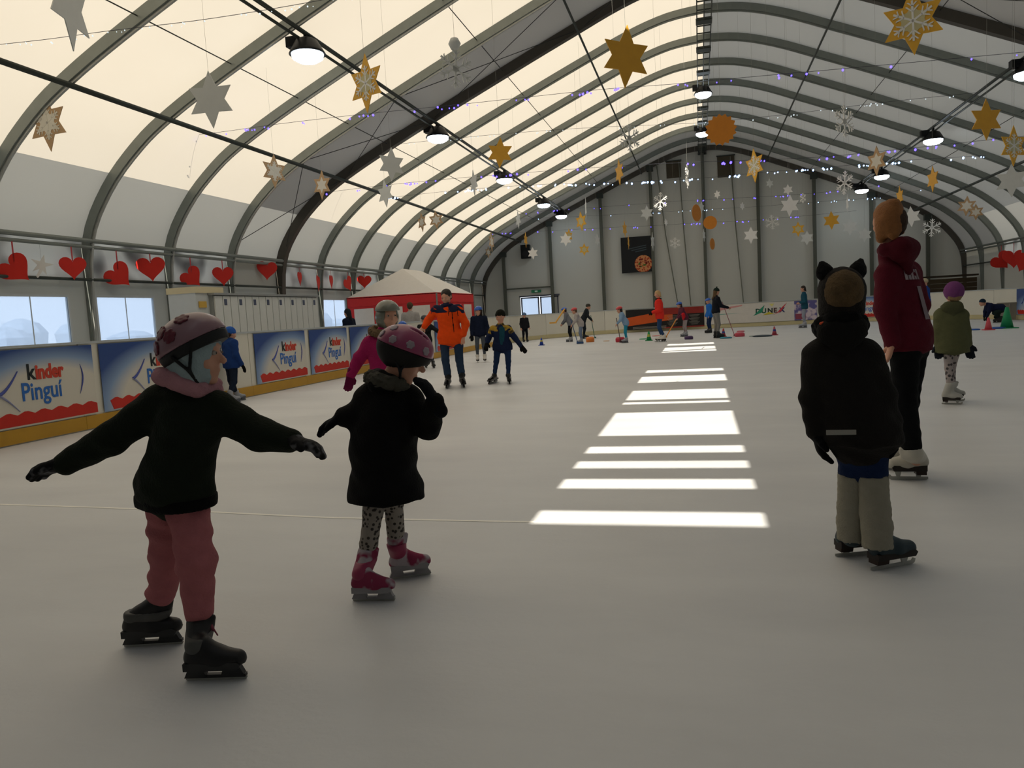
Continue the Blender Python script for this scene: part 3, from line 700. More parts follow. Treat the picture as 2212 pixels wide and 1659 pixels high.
STARS = [
 (150, 5, 150, 'S', .42, 'hanging at the very top left, cut by the frame'), (102, 265, 92, 'W', .68, 'on the nearest left arch'), (455, 215, 98, 'S', .9, 'large on the second arch at left'),
 (790, 180, 104, 'GO', .65, 'under the left lamp rail'), (985, 148, 78, 'FB', .9, 'over the grey roof bay'), (1353, 122, 112, 'G', .88, 'largest, near the top centre'),
 (1972, 45, 108, 'GO', 1, 'largest at the top right'), (593, 370, 62, 'W', .8, 'by the purlin left of the grey bay'), (695, 400, 54, 'W', .7, 'by the purlin on the dark arch'),
 (846, 355, 64, 'S', .9, 'left of centre below the left lamp rail'), (832, 418, 52, 'S', .65, 'just below a larger silver star at left'), (1023, 395, 50, 'S', .35, 'turned sideways left of centre'),
 (1080, 330, 58, 'G', 1, 'in front of a lamp on the left rail'), (911, 480, 38, 'W', .5, 'turned, left one of a pair by the left purlin'), (942, 475, 36, 'W', .95, 'right one of a pair by the left purlin'),
 (1360, 298, 56, 'F', .8, 'centre, below the large gold star'), (1337, 372, 50, 'G', .35, 'turned sideways in front of the gable edge'), (1485, 382, 50, 'F', .14, 'edge-on left of the ridge post'),
 (1557, 280, 64, 'SUN', 1, 'beside the far ridge lamp'), (1629, 358, 62, 'GO', .6, 'right of the ridge post'), (1825, 262, 60, 'F', .6, 'pale on the right roof slope'),
 (1893, 348, 52, 'W', .7, 'beside the third lamp of the right rail'), (1824, 395, 46, 'F', .7, 'above the last right lamp'), (1830, 440, 34, 'S', .14, 'edge-on below the last right lamp'),
 (2131, 258, 66, 'G', .78, 'at the right, above the lamp rail'), (2190, 315, 64, 'GO', .65, 'at the right frame edge'), (2014, 387, 44, 'G', .45, 'turned, on the right purlin'),
 (2185, 390, 54, 'S', 1, 'large at the right frame edge'), (2088, 445, 34, 'W', 1, 'upper of a pair at right'), (2108, 458, 28, 'W', 1, 'lower of a pair at right'),
 (1943, 425, 38, 'G', .35, 'narrow above the hoodie woman'), (1968, 468, 36, 'L', 1, 'right of the hoodie woman head'), (2013, 492, 34, 'F', 1, 'right of the hoodie woman shoulder'),
 (1119, 475, 34, 'S', .35, 'narrow left of the gable'), (1136, 518, 30, 'G', .25, 'narrow above the loudspeaker'), (1151, 547, 25, 'L', 1, 'beside the loudspeaker'),
 (1062, 522, 40, 'W', .3, 'turned by the left gable foot'), (1055, 545, 24, 'W', .6, 'lowest by the left gable foot'),
 (1255, 478, 38, 'GO', .65, 'below the left far lamp'), (1265, 450, 44, 'S', .08, 'edge-on below the left far lamp'), (1229, 509, 28, 'GO', .6, 'upper of an overlapping pair'), (1222, 517, 28, 'L', 1, 'lower of an overlapping pair'),
 (1262, 539, 25, 'GO', 1, 'small, low between two gable posts'), (1291, 519, 26, 'S', .4, 'small beside the second gable post'), (1397, 460, 30, 'S', 1, 'above the pizza poster'),
 (1426, 435, 38, 'F', .8, 'upper right of the pizza poster'), (1350, 495, 32, 'G', .3, 'narrow above the pizza poster corner'), (1358, 523, 28, 'G', .12, 'edge-on in front of the pizza poster'),
 (1410, 522, 36, 'S', .2, 'edge-on at the right side of the pizza poster'), (1439, 480, 13, 'L', .6, 'tiny right of the pizza poster'), (1458, 525, 24, 'F', 1, 'low between poster and ridge post'),
 (1549, 420, 17, 'L', .8, 'tiny high right of the ridge post'), (1505, 460, 36, 'D', .5, 'turned, left of the ridge post'), (1516, 448, 22, 'S', .5, 'small at the ridge post'), (1534, 481, 28, 'D', 1, 'facing, right of the ridge post'),
 (1539, 527, 24, 'D', .4, 'lowest, turned, orange'), (1521, 508, 24, 'S', .25, 'narrow, low at the ridge post'), (1604, 445, 15, 'L', .6, 'tiny right of the round disc'), (1622, 508, 32, 'L', 1, 'low in front of the sixth gable post'),
 (1663, 396, 17, 'S', .9, 'dim, right of the gold star on the gable'), (1702, 410, 21, 'L', 1, 'small above the largest white star'), (1706, 444, 40, 'L', 1, 'largest white one on the gable'), (1734, 428, 20, 'F', .6, 'dim at the seventh gable post'),
 (1668, 480, 30, 'F', 1, 'below the largest white star'), (1724, 495, 28, 'GO', 1, 'pale, left of the bear hat child'), (1743, 514, 28, 'S', 1, 'lowest right of the seventh post'), (1796, 476, 34, 'G', 1, 'above the bear hat child'),
 (1836, 490, 32, 'S', 1, 'right above the bear hat'), (1868, 507, 28, 'S', 1, 'just left of the hoodie woman head')]
thread_m = mat('#8f8f88', rough=.6)
for px, py, sz, kd, wr, where in STARS:
    hy = 657-(px-1512)*.033
    zt_ = 4.0+.25*math.sin(px*.37)
    Y = min((zt_-CAMH)*F/(hy-py)*1.0, 39.0)
    if px == 150: Y = 7.2
    P = atY(px, py, Y); dist = (P-Vector(EYE)).length; r = sz/2/F*dist*.97
    ang = math.acos(max(.06, min(1, wr)))*(1 if rnd.random() > .5 else -1)
    vx = Vector((P.x-CAMX, P.y, 0)).normalized(); xd = Vector((vx.y, -vx.x, 0)); xd.rotate(Matrix.Rotation(ang, 3, 'Z'))
    tilt = rnd.uniform(-.09, .09)
    mx = frame(P, xd) @ Matrix.Rotation(tilt, 4, 'Y'); th = .012
    names = {'S': ('hanging_star', 'silver six-pointed star'), 'L': ('hanging_star', 'white six-pointed star'), 'G': ('hanging_star', 'gold six-pointed star'), 'GO': ('hanging_star', 'gold-edged star with pale snowflake centre'),
             'W': ('hanging_star', 'brown-edged star with pale centre'), 'F': ('hanging_snowflake', 'white snowflake'), 'FB': ('hanging_snowflake', 'grey snowflake with a ball on top'), 'D': ('hanging_disc', 'round ochre disc'), 'SUN': ('hanging_sun', 'orange many-pointed sun')}
    nm, wd = names[kd]
    t = thing(nm, P, f'{wd} {where}', {'hanging_star': 'star', 'hanging_snowflake': 'snowflake', 'hanging_disc': 'disc', 'hanging_sun': 'sun ornament'}[nm], 'ornaments hanging from the roof')
    top = r
    if kd in 'SLG' and kd != 'GO':
        MB().prism(starpoly(6, r, r*.56, 1.12), mx, th).build('star_plate', {'S': silver, 'L': white_o, 'G': gold}[kd], t)
    elif kd in ('GO', 'W'):
        MB().prism(starpoly(6, r, r*.56, 1.12), mx, th).build('star_plate', gold_l if kd == 'GO' else wood, t)
        if sz > 60:
            b = MB(); flake(b, mx @ T((0, -.006, 0)), r*.66, th+.012); b.build('snowflake_inlay', inner if kd == 'W' else white_o, t)
        MB().prism(starpoly(6, r*(.62 if kd == 'W' else .5), r*.34), mx @ T((0, -.004, 0)), th+.008).build('star_inlay', inner if kd == 'W' else mat('#c2b98f', rough=.7), t)
    elif kd in ('F', 'FB'):
        b = MB(); flake(b, mx, r, th); b.lathe([(r*.2, 0), (r*.2, th)], mx @ Matrix.Rotation(-math.pi/2, 4, 'X'), 12); b.build('snowflake_plate', white_o if kd == 'F' and px > 1400 else silver, t)
        if kd == 'FB':
            MB().lathe([(.001, -r*.33), (r*.2, -r*.27), (r*.33, 0), (r*.2, r*.27), (.001, r*.33)], T(P+V(0, 0, r*1.25)), 14).build('ball', silver, t, smooth=True); top = r*1.6
    elif kd == 'D':
        MB().prism([(r*math.cos(a), r*math.sin(a)) for a in [2*math.pi*k/24 for k in range(24)]], mx, th).build('disc_plate', sun_m, t)
    else:
        MB().prism(starpoly(16, r, r*.84), mx, th).build('sun_plate', sun_m, t)
    zr = roofz(P.x)+.14
    MB().tube([P+V(0, 0, top*.9), (P.x, P.y, zr)], .0016, 4).build('thread', thread_m, t)

# hearts
heart_red = mat('#c8281c', rough=.6, var=.08, vscale=10); rib_m = mat('#b8474a', rough=.7)
def heartpoly(r):
    out = []
    for k in range(36):
        a = 2*math.pi*k/36
        out.append((r*math.sin(a)**3*1.0, r*(13*math.cos(a)-5*math.cos(2*a)-2*math.cos(3*a)-math.cos(4*a))/16))
    return out
HEARTS = [(32, 580, 56, 1, -.75, 'leftmost, tilted'), (158, 576, 47, .95, 0, 'second, above the first full window'), (256, 594, 52, .95, -.75, 'tilted, third from the left'), (326, 578, 52, 1, -.05, 'upright, fourth from the left'), (414, 598, 44, .95, -.7, 'tilted, above the lockers near end'), (482, 594, 42, .95, 0, 'upright, above the lockers'),
          (577, 582, 42, .95, .08, 'upright, in front of the grey bay'), (648, 600, 32, .25, 0, 'narrow, first past the dark arch'), (688, 610, 36, .18, .1, 'narrow, second past the dark arch'), (716, 607, 32, .22, 0, 'narrow, third past the dark arch'), (752, 612, 34, .5, -.5, 'half turned, near the tent'), (787, 607, 30, 1, .05, 'small, beside the tent peak'),
          (2163, 563, 36, .9, -.7, 'tilted, on the right wall'), (2190, 557, 36, 1, 0, 'upright, on the right wall'), (2214, 566, 36, 1, .5, 'at the right frame edge')]
for px, py, sz, wr, tl, where in HEARTS:
    X = -12.1 if px < 1000 else 12.1
    P = atX(px, py, X)
    dist = (P-Vector(EYE)).length; r = sz/2/F*dist
    ang = math.acos(max(.06, min(1, wr))); vx = Vector((P.x-CAMX, P.y, 0)).normalized(); xd = Vector((vx.y, -vx.x, 0)); xd.rotate(Matrix.Rotation(ang, 3, 'Z'))
    mx = frame(P, xd) @ Matrix.Rotation(tl, 4, 'Y')
    t = thing('hanging_heart', P, f'red paper heart {where}', 'heart', 'red hearts under the eaves')
    MB().prism(heartpoly(r), mx, .012).build('heart_plate', heart_red, t)
    zc = 3.0
    MB().prism([(-.012, r*.4), (.012, r*.4), (.012, zc-P.z), (-.012, zc-P.z)], frame(P, xd), .004).build('ribbon', rib_m, t)
P = atX(90, 572, -12.1); mx = frame(P, (.75, .62, 0)) @ Matrix.Rotation(.3, 4, 'Y')
t = thing('hanging_star', P, 'white five-pointed figure star between two red hearts', 'star', 'red hearts under the eaves')
MB().prism(starpoly(5, .2, .07), mx, .012).build('star_plate', white_o, t)
MB().prism([(-.05, -.28), (.0, -.24), (.06, -.02), (.02, .02), (-.02, -.1)], mx @ T((0, -.002, 0)), .01).build('tail', white_o, t)
MB().tube([P+V(0, 0, .1), (P.x, P.y, 3.0)], .002, 4).build('thread', thread_m, t)

# light strings
cab = mat('#3a3c44', rough=.6)
bulb_b = mat('#4a3cff', emit=5, name='blue_bulb'); bulb_w = mat('#9fc4ff', emit=3, name='white_bulb'); bulb_c = mat('#c9d6dd', emit=.8, name='clear_bulb')
STR = [([(345, 298), (470, 286), (600, 268), (780, 247), (970, 228), (1137, 210), (1300, 193), (1450, 182), (1600, 168), (1880, 143), (2260, 108)], 14.2, bulb_b, 62, 'bright blue light string, highest and nearest', .014),
       ([(-20, 98), (100, 85), (240, 66), (420, 45), (600, 17), (760, -12)], 9.0, bulb_c, 44, 'clear light string across the top left corner', .008),
       ([(560, 345), (740, 325), (900, 307), (1100, 288), (1290, 275), (1500, 266), (1700, 247), (1900, 222), (2110, 200)], 20.2, bulb_c, 70, 'faint clear light string across the middle', .012),
       ([(700, 416), (850, 398), (1010, 383), (1200, 368), (1380, 356), (1560, 348), (1760, 340), (1920, 325), (2080, 308), (2250, 290)], 18.5, bulb_b, 60, 'blue light string above the gable top', .018),
       ([(830, 428), (1000, 410), (1180, 398), (1330, 394), (1500, 386), (1650, 372), (1800, 360), (1960, 346), (2130, 336)], 22.3, bulb_w, 110, 'white light string, brightest over the gable', .020),
       ([(1060, 505), (1156, 500), (1310, 492), (1420, 487), (1500, 482), (1600, 477), (1720, 468), (1850, 455)], 32, bulb_b, 34, 'lowest dim blue light string before the gable', .016),
       ([(1130, 462), (1200, 453), (1300, 447), (1453, 435), (1567, 429), (1695, 422), (1790, 414), (1900, 400)], 30, bulb_b, 34, 'middle dim blue light string before the gable', .016),
       ([(1130, 473), (1280, 466), (1390, 460), (1530, 452), (1640, 446), (1790, 434), (1890, 427), (1990, 410)], 34, bulb_w, 30, 'sparse white light string before the gable', .015)]
sph = bmesh.new(); bmesh.ops.create_icosphere(sph, subdivisions=1, radius=1.0); SPH = {}
for path_, Y, bm_, n, lb, r in STR:
    pts = cat([tuple(atY(px, py, Y)) for px, py in path_], 4)
    t = thing('light_string', pts[0], lb, 'light string', 'light strings across the hall')
    MB().tube(pts, .004, 4).build('cable', cab, t)
    me = bpy.data.meshes.new('bulb'); b2 = sph.copy(); bmesh.ops.scale(b2, vec=(r*1.25, r*1.25, r*1.4), verts=b2.verts); b2.to_mesh(me); b2.free(); me.materials.append(bm_)
    for i in range(n):
        u = rnd.random() if i % 3 else (int(rnd.random()*7)/7+rnd.gauss(0, .01)) % 1
        k = min(int(u*(len(pts)-1)), len(pts)-2); fr = u*(len(pts)-1)-k
        P = Vector(pts[k]).lerp(Vector(pts[k+1]), fr)+V(0, rnd.uniform(-.02, .02), -r*.8-rnd.random()*.05)
        o = bpy.data.objects.new('bulb', me); COL.objects.link(o); o.parent = t; o.location = P-t.location; s = rnd.uniform(.6, 1.25); o.scale = (s, s, s)
        o.name = 'bulb'

# ---------------------------------------------------------------- organic surfaces from distance fields
def sdf_mesh(prims, vox, k0=.02, wr=None, smooth=True, seed=0):
    lo = np.full(3, 1e9); hi = np.full(3, -1e9); pad = vox*3+.012+(wr[0] if wr else 0)
    for p in prims:
        if p[0] == 'c':
            a, b, ra, rb = np.array(p[1]), np.array(p[2]), p[3], p[4]; st = max(1, p[7]) if len(p) > 7 else 1
            lo = np.minimum(lo, np.minimum(a-ra*st, b-rb*st)); hi = np.maximum(hi, np.maximum(a+ra*st, b+rb*st))
        elif p[0] == 'e':
            c = np.array(p[1]); r = max(p[2]); lo = np.minimum(lo, c-r); hi = np.maximum(hi, c+r)
    lo -= pad; hi += pad; n = np.ceil((hi-lo)/vox).astype(int)+1
    ax = [lo[i]+vox*np.arange(n[i]) for i in range(3)]
    f = np.full(n, 1.0, dtype=np.float32)
    for p in prims:
        if p[0] in ('cut',):
            q = np.array(p[1]); nn = np.array(p[2]); nn = nn/np.linalg.norm(nn)
            d = (ax[0]-q[0])[:, None, None]*nn[0]+(ax[1]-q[1])[None, :, None]*nn[1]+(ax[2]-q[2])[None, None, :]*nn[2]
            f = np.maximum(f, d.astype(np.float32)); continue
        neg = p[0] == 's'
        if neg: p = p[1]
        if p[0] == 'c':
            a, b, ra, rb = np.array(p[1], float), np.array(p[2], float), p[3], p[4]; k = p[5] if len(p) > 5 and p[5] is not None else k0
            axs = np.array(p[6], float) if len(p) > 6 else None; st = p[7] if len(p) > 7 else 1
            m_ = k+vox*3+.01; l = np.minimum(a-ra*max(1, st), b-rb*max(1, st))-m_; h = np.maximum(a+ra*max(1, st), b+rb*max(1, st))+m_
        else:
            c, rr = np.array(p[1], float), np.array(p[2], float); Rm = np.array(p[3], float) if len(p) > 3 and p[3] is not None else np.eye(3); k = p[4] if len(p) > 4 else k0
            m_ = k+vox*3+.01; l = c-max(rr)-m_; h = c+max(rr)+m_
        i0 = np.clip(np.floor((l-lo)/vox).astype(int), 0, n-1); i1 = np.clip(np.ceil((h-lo)/vox).astype(int)+1, 1, n)
        sl = tuple(slice(i0[i], i1[i]) for i in range(3))
        X, Y, Z = np.meshgrid(ax[0][sl[0]], ax[1][sl[1]], ax[2][sl[2]], indexing='ij')
        if p[0] == 'c':
            px, py, pz = X-a[0], Y-a[1], Z-a[2]; ba = b-a
            if axs is not None:
                axs = axs/np.linalg.norm(axs); dt = px*axs[0]+py*axs[1]+pz*axs[2]; bt = ba@axs; g = 1/st-1
                px = px+axs[0]*dt*g; py = py+axs[1]*dt*g; pz = pz+axs[2]*dt*g; ba = ba+axs*bt*g
            L2 = ba@ba+1e-12; t_ = np.clip((px*ba[0]+py*ba[1]+pz*ba[2])/L2, 0, 1)
            d = np.sqrt((px-ba[0]*t_)**2+(py-ba[1]*t_)**2+(pz-ba[2]*t_)**2)-(ra+(rb-ra)*t_)
            if axs is not None: d = d*min(1, st)
        else:
            px, py, pz = X-c[0], Y-c[1], Z-c[2]
            q = [Rm[i][0]*px+Rm[i][1]*py+Rm[i][2]*pz for i in range(3)]
            a0 = np.sqrt(sum((q[i]/rr[i])**2 for i in range(3))); a1 = np.sqrt(sum((q[i]/rr[i]**2)**2 for i in range(3)))
            d = a0*(a0-1)/(a1+1e-9)
        d = d.astype(np.float32); g = f[sl]
        if neg: f[sl] = np.maximum(g, -d)
        else:
            h_ = np.maximum(k-np.abs(g-d), 0)/k; f[sl] = np.minimum(g, d)-h_*h_*k*.25
    if wr:
        amp, fr = wr[0], wr[1]; X, Y, Z = np.meshgrid(*ax, indexing='ij'); s = seed*1.7
        f += (amp*(np.sin(X*fr+2*np.sin(Z*fr*.7+s)+s)*np.sin(Z*fr*1.3+1.5*np.sin(Y*fr*.8+s))*.7+.5*np.sin(Z*fr*2.1+X*fr*1.1+3*s)*np.sin(Y*fr*1.7+s))).astype(np.float32)
    # surface nets
    S = f < 0; c = [S[i:n[0]-1+i, j:n[1]-1+j, l:n[2]-1+l] for i in (0, 1) for j in (0, 1) for l in (0, 1)]
    tot = sum(x.astype(np.int8) for x in c); act = (tot > 0) & (tot < 8); idx = np.argwhere(act)
    if len(idx) == 0: return bpy.data.meshes.new('empty')
    num = np.full(act.shape, -1, dtype=np.int64); num[act] = np.arange(len(idx))
    acc = np.zeros((len(idx), 3)); cnt = np.zeros(len(idx))
    corner = [(i, j, l) for i in (0, 1) for j in (0, 1) for l in (0, 1)]
    for e0 in range(8):
        for e1 in range(e0+1, 8):
            A_, B_ = np.array(corner[e0]), np.array(corner[e1])
            if np.abs(A_-B_).sum() != 1: continue
            fa = f[tuple((idx+A_).T)]; fb = f[tuple((idx+B_).T)]; mk = (fa < 0) != (fb < 0)
            tt = np.where(mk, fa/(fa-fb+1e-12), 0); pos = A_+(B_-A_)*tt[:, None]
            acc[mk] += pos[mk]; cnt[mk] += 1
    vs = lo+(idx+acc/cnt[:, None])*vox
    faces = []
    for a_ in range(3):
        o = [0, 1, 2]; o.remove(a_); b_, c_ = o
        s0 = [slice(None)]*3; s1 = [slice(None)]*3
        s0[a_] = slice(0, n[a_]-1); s1[a_] = slice(1, n[a_])
        df = S[tuple(s0)] != S[tuple(s1)]
        e = np.argwhere(df); e = e[(e[:, b_] > 0) & (e[:, c_] > 0) & (e[:, b_] < n[b_]-1) & (e[:, c_] < n[c_]-1)]
        if not len(e): continue
        ub = np.zeros(3, int); ub[b_] = 1; uc = np.zeros(3, int); uc[c_] = 1
        q = np.stack([num[tuple(e.T)], num[tuple((e-ub).T)], num[tuple((e-ub-uc).T)], num[tuple((e-uc).T)]], 1)
        ins = S[tuple(e.T)]; flip = ins if a_ != 1 else ~ins
        q[flip] = q[flip][:, ::-1]; faces.append(q)
    q = np.concatenate(faces); q = q[(q >= 0).all(1)]; q = q[:, ::-1]
    me = bpy.data.meshes.new('organic'); me.vertices.add(len(vs)); me.vertices.foreach_set('co', vs.astype(np.float32).ravel())
    me.loops.add(len(q)*4); me.loops.foreach_set('vertex_index', q.ravel().astype(np.int32)); me.polygons.add(len(q))
    me.polygons.foreach_set('loop_start', (np.arange(len(q))*4).astype(np.int32)); me.update(calc_edges=True); me.validate()
    if smooth: me.shade_smooth()
    return me
def organic(name, prims, vox, m, parent, k0=.02, wr=None, seed=0):
    return link(name, sdf_mesh(prims, vox, k0, wr, seed=seed), m, parent)

def rot_to(f_, up=(0, 0, 1)):
    f_ = Vector(f_).normalized(); r = f_.cross(Vector(up)).normalized(); u = r.cross(f_); return f_, r, u   # forward, right, up

def hand_prims(wrist, d, nrm, s, side, curl=.35, k=.006):
    """palm, four fingers of unequal length with a knuckle bend, and a thumb leaving the side of the palm"""
    d = Vector(d).normalized(); nrm = Vector(nrm); nrm = (nrm-d*nrm.dot(d)).normalized(); lat = d.cross(nrm)*side; out = []
    p0 = wrist+d*.005*s; p1 = wrist+d*.062*s
    out.append(('c', wrist-d*.02*s, p0, .021*s, .022*s, .012))
    out.append(('c', p0+d*.02*s, p1, .030*s, .032*s, .012, nrm, .45))
    for i, (o, L) in enumerate(((.026, .060), (.009, .068), (-.009, .063), (-.025, .048))):
        b = p1+lat*o*s+d*.008*s; m1 = b+(d*math.cos(curl*.6)+nrm*math.sin(curl*.6)+lat*o*3)*L*.5*s; e = m1+(d*math.cos(curl*1.8)+nrm*math.sin(curl*1.8)+lat*o*1.5)*L*.5*s
        out += [('c', b, m1, .0092*s, .0085*s, k), ('c', m1, e, .0085*s, .0072*s, k)]
    tb = p0+lat*.024*s+d*.012*s; t1 = tb+(d*.7+lat*.7+nrm*.25)*.034*s; t2 = t1+(d*.92+lat*.25+nrm*.3)*.028*s
    out += [('c', tb, t1, .0125*s, .0105*s, k), ('c', t1, t2, .0105*s, .0085*s, k)]
    return out

def skate(parent, heel, toe, top, s, boot, holder, style='fig', vox=.007, accent=None):
    heel = Vector(heel); toe = Vector(toe); heel.z = 0; toe.z = 0; d = (toe-heel); L = d.length; d.normalize(); n = Vector((-d.y, d.x, 0)); zs = (.056 if style == 'fig' else .056)*s; top = Vector(top)+V(0, 0, .012*s)
    a = heel+d*.24*L+V(0, 0, zs+.045*s)
    pr = [('c', a+V(0, 0, .005), top, .036*s, .043*s, .015), ('c', heel+d*.17*L+V(0, 0, zs+.026*s), heel+d*.55*L+V(0, 0, zs+.022*s), .034*s, .035*s, .015),
          ('c', heel+d*.55*L+V(0, 0, zs+.022*s), heel+d*.86*L+V(0, 0, zs+.016*s), .037*s, .030*s, .012), ('c', a+d*.02*s+V(0, 0, .02*s), heel+d*.62*L+V(0, 0, zs+.028*s), .030*s, .022*s, .02),
          ('c', top+d*.034*s-V(0, 0, .012*s), top+d*.046*s+V(0, 0, .016*s), .016*s, .012*s, .015),
          ('cut', tuple(heel+V(0, 0, zs)), (0, 0, -1))]
    sk = organic('skate', pr, vox, boot, parent)
    if accent: organic('ankle_cuff', [('c', a+V(0, 0, .02*s), top-V(0, 0, .02), .0405*s, .0465*s, .01), ('cut', tuple(top-V(0, 0, .018)), (0, 0, 1))], vox, accent, sk)
    MB().prism([(.04*L, zs-.012*s), (.90*L, zs-.012*s), (.95*L, zs+.004*s), (.90*L, zs+.014*s), (.04*L, zs+.014*s)], frame(heel-n*.032*s, d), .064*s).build('sole', holder if style != 'fig' else mat('#231d1a', rough=.6), sk)
    z1 = zs-.01*s
    if style == 'fig':
        MB().prism([(-.02*L, .004), (.03*L, 0), (.93*L, 0), (1.0*L, .008), (1.02*L, .022*s), (.97*L, .026*s), (.93*L, .016*s), (-.02*L, .014*s)], frame(heel-n*.003, d), .006).build('blade', steel_l, sk)
        for u0, u1 in ((.12, .34), (.66, .86)):
            MB().prism([(u0*L, z1), (u1*L, z1), ((u1-.06)*L, .014*s), ((u0+.05)*L, .014*s)], frame(heel-n*.005, d), .01).build('blade_post', steel_l, sk)
        MB().prism([(.05*L, zs-.03*s), (.30*L, zs-.03*s), (.33*L, zs), (.05*L, zs)], frame(heel-n*.026*s, d), .052*s).build('heel_block', mat('#2a1d16', rough=.6), sk)
    else:
        MB().prism([(.0, .004), (.03*L, 0), (.97*L, 0), (1.0*L, .010), (.97*L, .014*s), (.03*L, .014*s)], frame(heel-n*.002, d), .004).build('blade', steel_l, sk)
        MB().prism([(.0*L, .012*s), (.36*L, .012*s), (.30*L, z1), (.08*L, z1)], frame(heel-n*.011*s, d), .022*s).build('blade_holder', holder, sk)
        MB().prism([(.58*L, .012*s), (.98*L, .012*s), (.90*L, z1), (.64*L, z1)], frame(heel-n*.011*s, d), .022*s).build('blade_holder', holder, sk)
        MB().prism([(.02*L, .011*s), (.98*L, .011*s), (.98*L, .022*s), (.02*L, .022*s)], frame(heel-n*.009*s, d), .018*s).build('runner_rail', holder, sk)
    return sk

def person(label, J, s, spec, vox=.01):
    """J: joints in world space. s: scale (1 for a child about 1.2 m tall)."""
    base = (J['fl'][0]+J['fr'][0])/2; base = Vector((base.x, base.y, 0))
    P = thing('person', base, label, 'person'); g = spec.get
    skin = mat(g('skin', '#c4927a'), rough=.6, spec=.3, name='skin')
    hs = g('hs', 1.0)*(1.0 if s < 1.25 else 1.08)        # head scale
    fc, fr, fu = rot_to(J['face'], J.get('hup', (0, 0, 1))); bf, br, bu = rot_to(J['body'])
    H = J['head']; Rm = (fr, fc, fu)
    def hp(r, f_, u): return H+fr*r*hs+fc*f_*hs+fu*u*hs
    head = [('e', hp(0, -.008, .025), (.073*hs, .088*hs, .080*hs), Rm), ('e', hp(0, .018, -.035), (.056*hs, .062*hs, .066*hs), Rm, .03),
            ('c', hp(0, .08, .0), hp(0, .097, -.022), .009*hs, .013*hs, .012), ('e', hp(0, .072, -.055), (.022*hs, .014*hs, .008*hs), Rm, .006), ('e', hp(0, .068, -.068), (.019*hs, .013*hs, .007*hs), Rm, .006),
            ('e', hp(0, .055, -.092), (.024*hs, .02*hs, .016*hs), Rm, .02), ('e', hp(.03, .072, .028), (.02*hs, .01*hs, .006*hs), Rm, .012), ('e', hp(-.03, .072, .028), (.02*hs, .01*hs, .006*hs), Rm, .012),
            ('e', hp(.045, .052, -.03), (.02*hs, .018*hs, .02*hs), Rm, .02), ('e', hp(-.045, .052, -.03), (.02*hs, .018*hs, .02*hs), Rm, .02),
            ('s', ('e', hp(.031, .086, .006), (.015*hs, .012*hs, .009*hs), Rm)), ('s', ('e', hp(-.031, .086, .006), (.015*hs, .012*hs, .009*hs), Rm)),
            ('e', hp(.076, -.008, -.004), (.009*hs, .018*hs, .028*hs), Rm, .008), ('e', hp(-.076, -.008, -.004), (.009*hs, .018*hs, .028*hs), Rm, .008)]
    nk = J['neck']; ch = (J['sl']+J['sr'])/2; hip = (J['hl']+J['hr'])/2; sw = (J['sl']-J['sr']).length/2; hw = (J['hl']-J['hr']).length/2
    body = list(head)+[('c', hp(0, -.012, -.06), nk, .038*s**.5, .042*s**.5, .02), ('c', nk, ch-bu*.05*s, .045*s, .075*s, .03), ('c', ch-bu*.06*s, hip, .078*s, .072*s, .04, bf, .8),
                       ('c', J['sl'], J['sr'], .036*s, .036*s, .03)]
    A = {'l': ('sl', 'el', 'wl'), 'r': ('sr', 'er', 'wr')}
    for q in A.values(): body += [('c', J[q[0]], J[q[1]], .034*s, .027*s, .015), ('c', J[q[1]], J[q[2]], .027*s, .019*s, .012)]
    lq = min(1, g('tr', 1.0)*1.02)
    for h_, k_, a_ in (('hl', 'kl', 'al'), ('hr', 'kr', 'ar')): body += [('c', J[h_], J[k_], .058*s*lq, .040*s*lq, .03), ('c', J[k_], J[a_], .038*s*lq, .026*s*lq, .02)]
    for f_, a_ in (('fl', 'al'), ('fr', 'ar')):
        hh, tt = J[f_]; z = V(0, 0, .080*s); body.append(('c', hh.lerp(tt, .28)+z, hh.lerp(tt, .70)+z-V(0, 0, .010*s), .018*s, .012*s, .008)); body.append(('c', J[a_], hh.lerp(tt, .26)+z, .024*s, .022*s, .01))
    hsz = .95*s if s < 1.25 else s*.86
    for sd, (_, e_, w_) in A.items():
        dd = J.get('hd'+sd, (J[w_]-J[e_])); nn = J.get('hn'+sd, -bf)
        hpz = hand_prims(J[w_], dd, nn, hsz, 1 if sd == 'l' else -1, g('curl', .35))
        if g('gloves'):
            gk = g('gsize', 1.22)
            gl = [(p[0], p[1], p[2], p[3]*gk+.0015, p[4]*gk+.0015)+p[5:] for p in hpz]
            gl.insert(0, ('c', J[w_]-Vector(dd).normalized()*.045*s, J[w_], .030*s, .026*s, .015))
            organic('glove', gl, max(vox*.6, .0045), g('gloves'), P, .006)
            body += [('c', p[1], p[2], p[3]*.9, p[4]*.9)+p[5:] for p in hpz[:2]]
        else: body += hpz
    organic('body', body, vox if g('gloves') or vox > .012 else min(vox, .0065), skin, P)
    # eyes
    if g('eyes'):
        for q in (-1, 1):
            e = MB().lathe([(.0005, -.009*hs), (.007*hs, -.006*hs), (.009*hs, 0), (.007*hs, .006*hs), (.0005, .009*hs)], T(hp(.031*q, .0755, .006)) @ Matrix(((fr[0], fu[0], fc[0], 0), (fr[1], fu[1], fc[1], 0), (fr[2], fu[2], fc[2], 0), (0, 0, 0, 1))), 12).build('eye', mat('#a59c94', rough=.35), P, smooth=True)
            MB().lathe([(.0048*hs, 0), (.004*hs, .0018)], T(hp(.031*q, .0835, .006)) @ Matrix(((fr[0], fu[0], fc[0], 0), (fr[1], fu[1], fc[1], 0), (fr[2], fu[2], fc[2], 0), (0, 0, 0, 1))), 10).build('iris', mat('#2b2019', rough=.3), e)
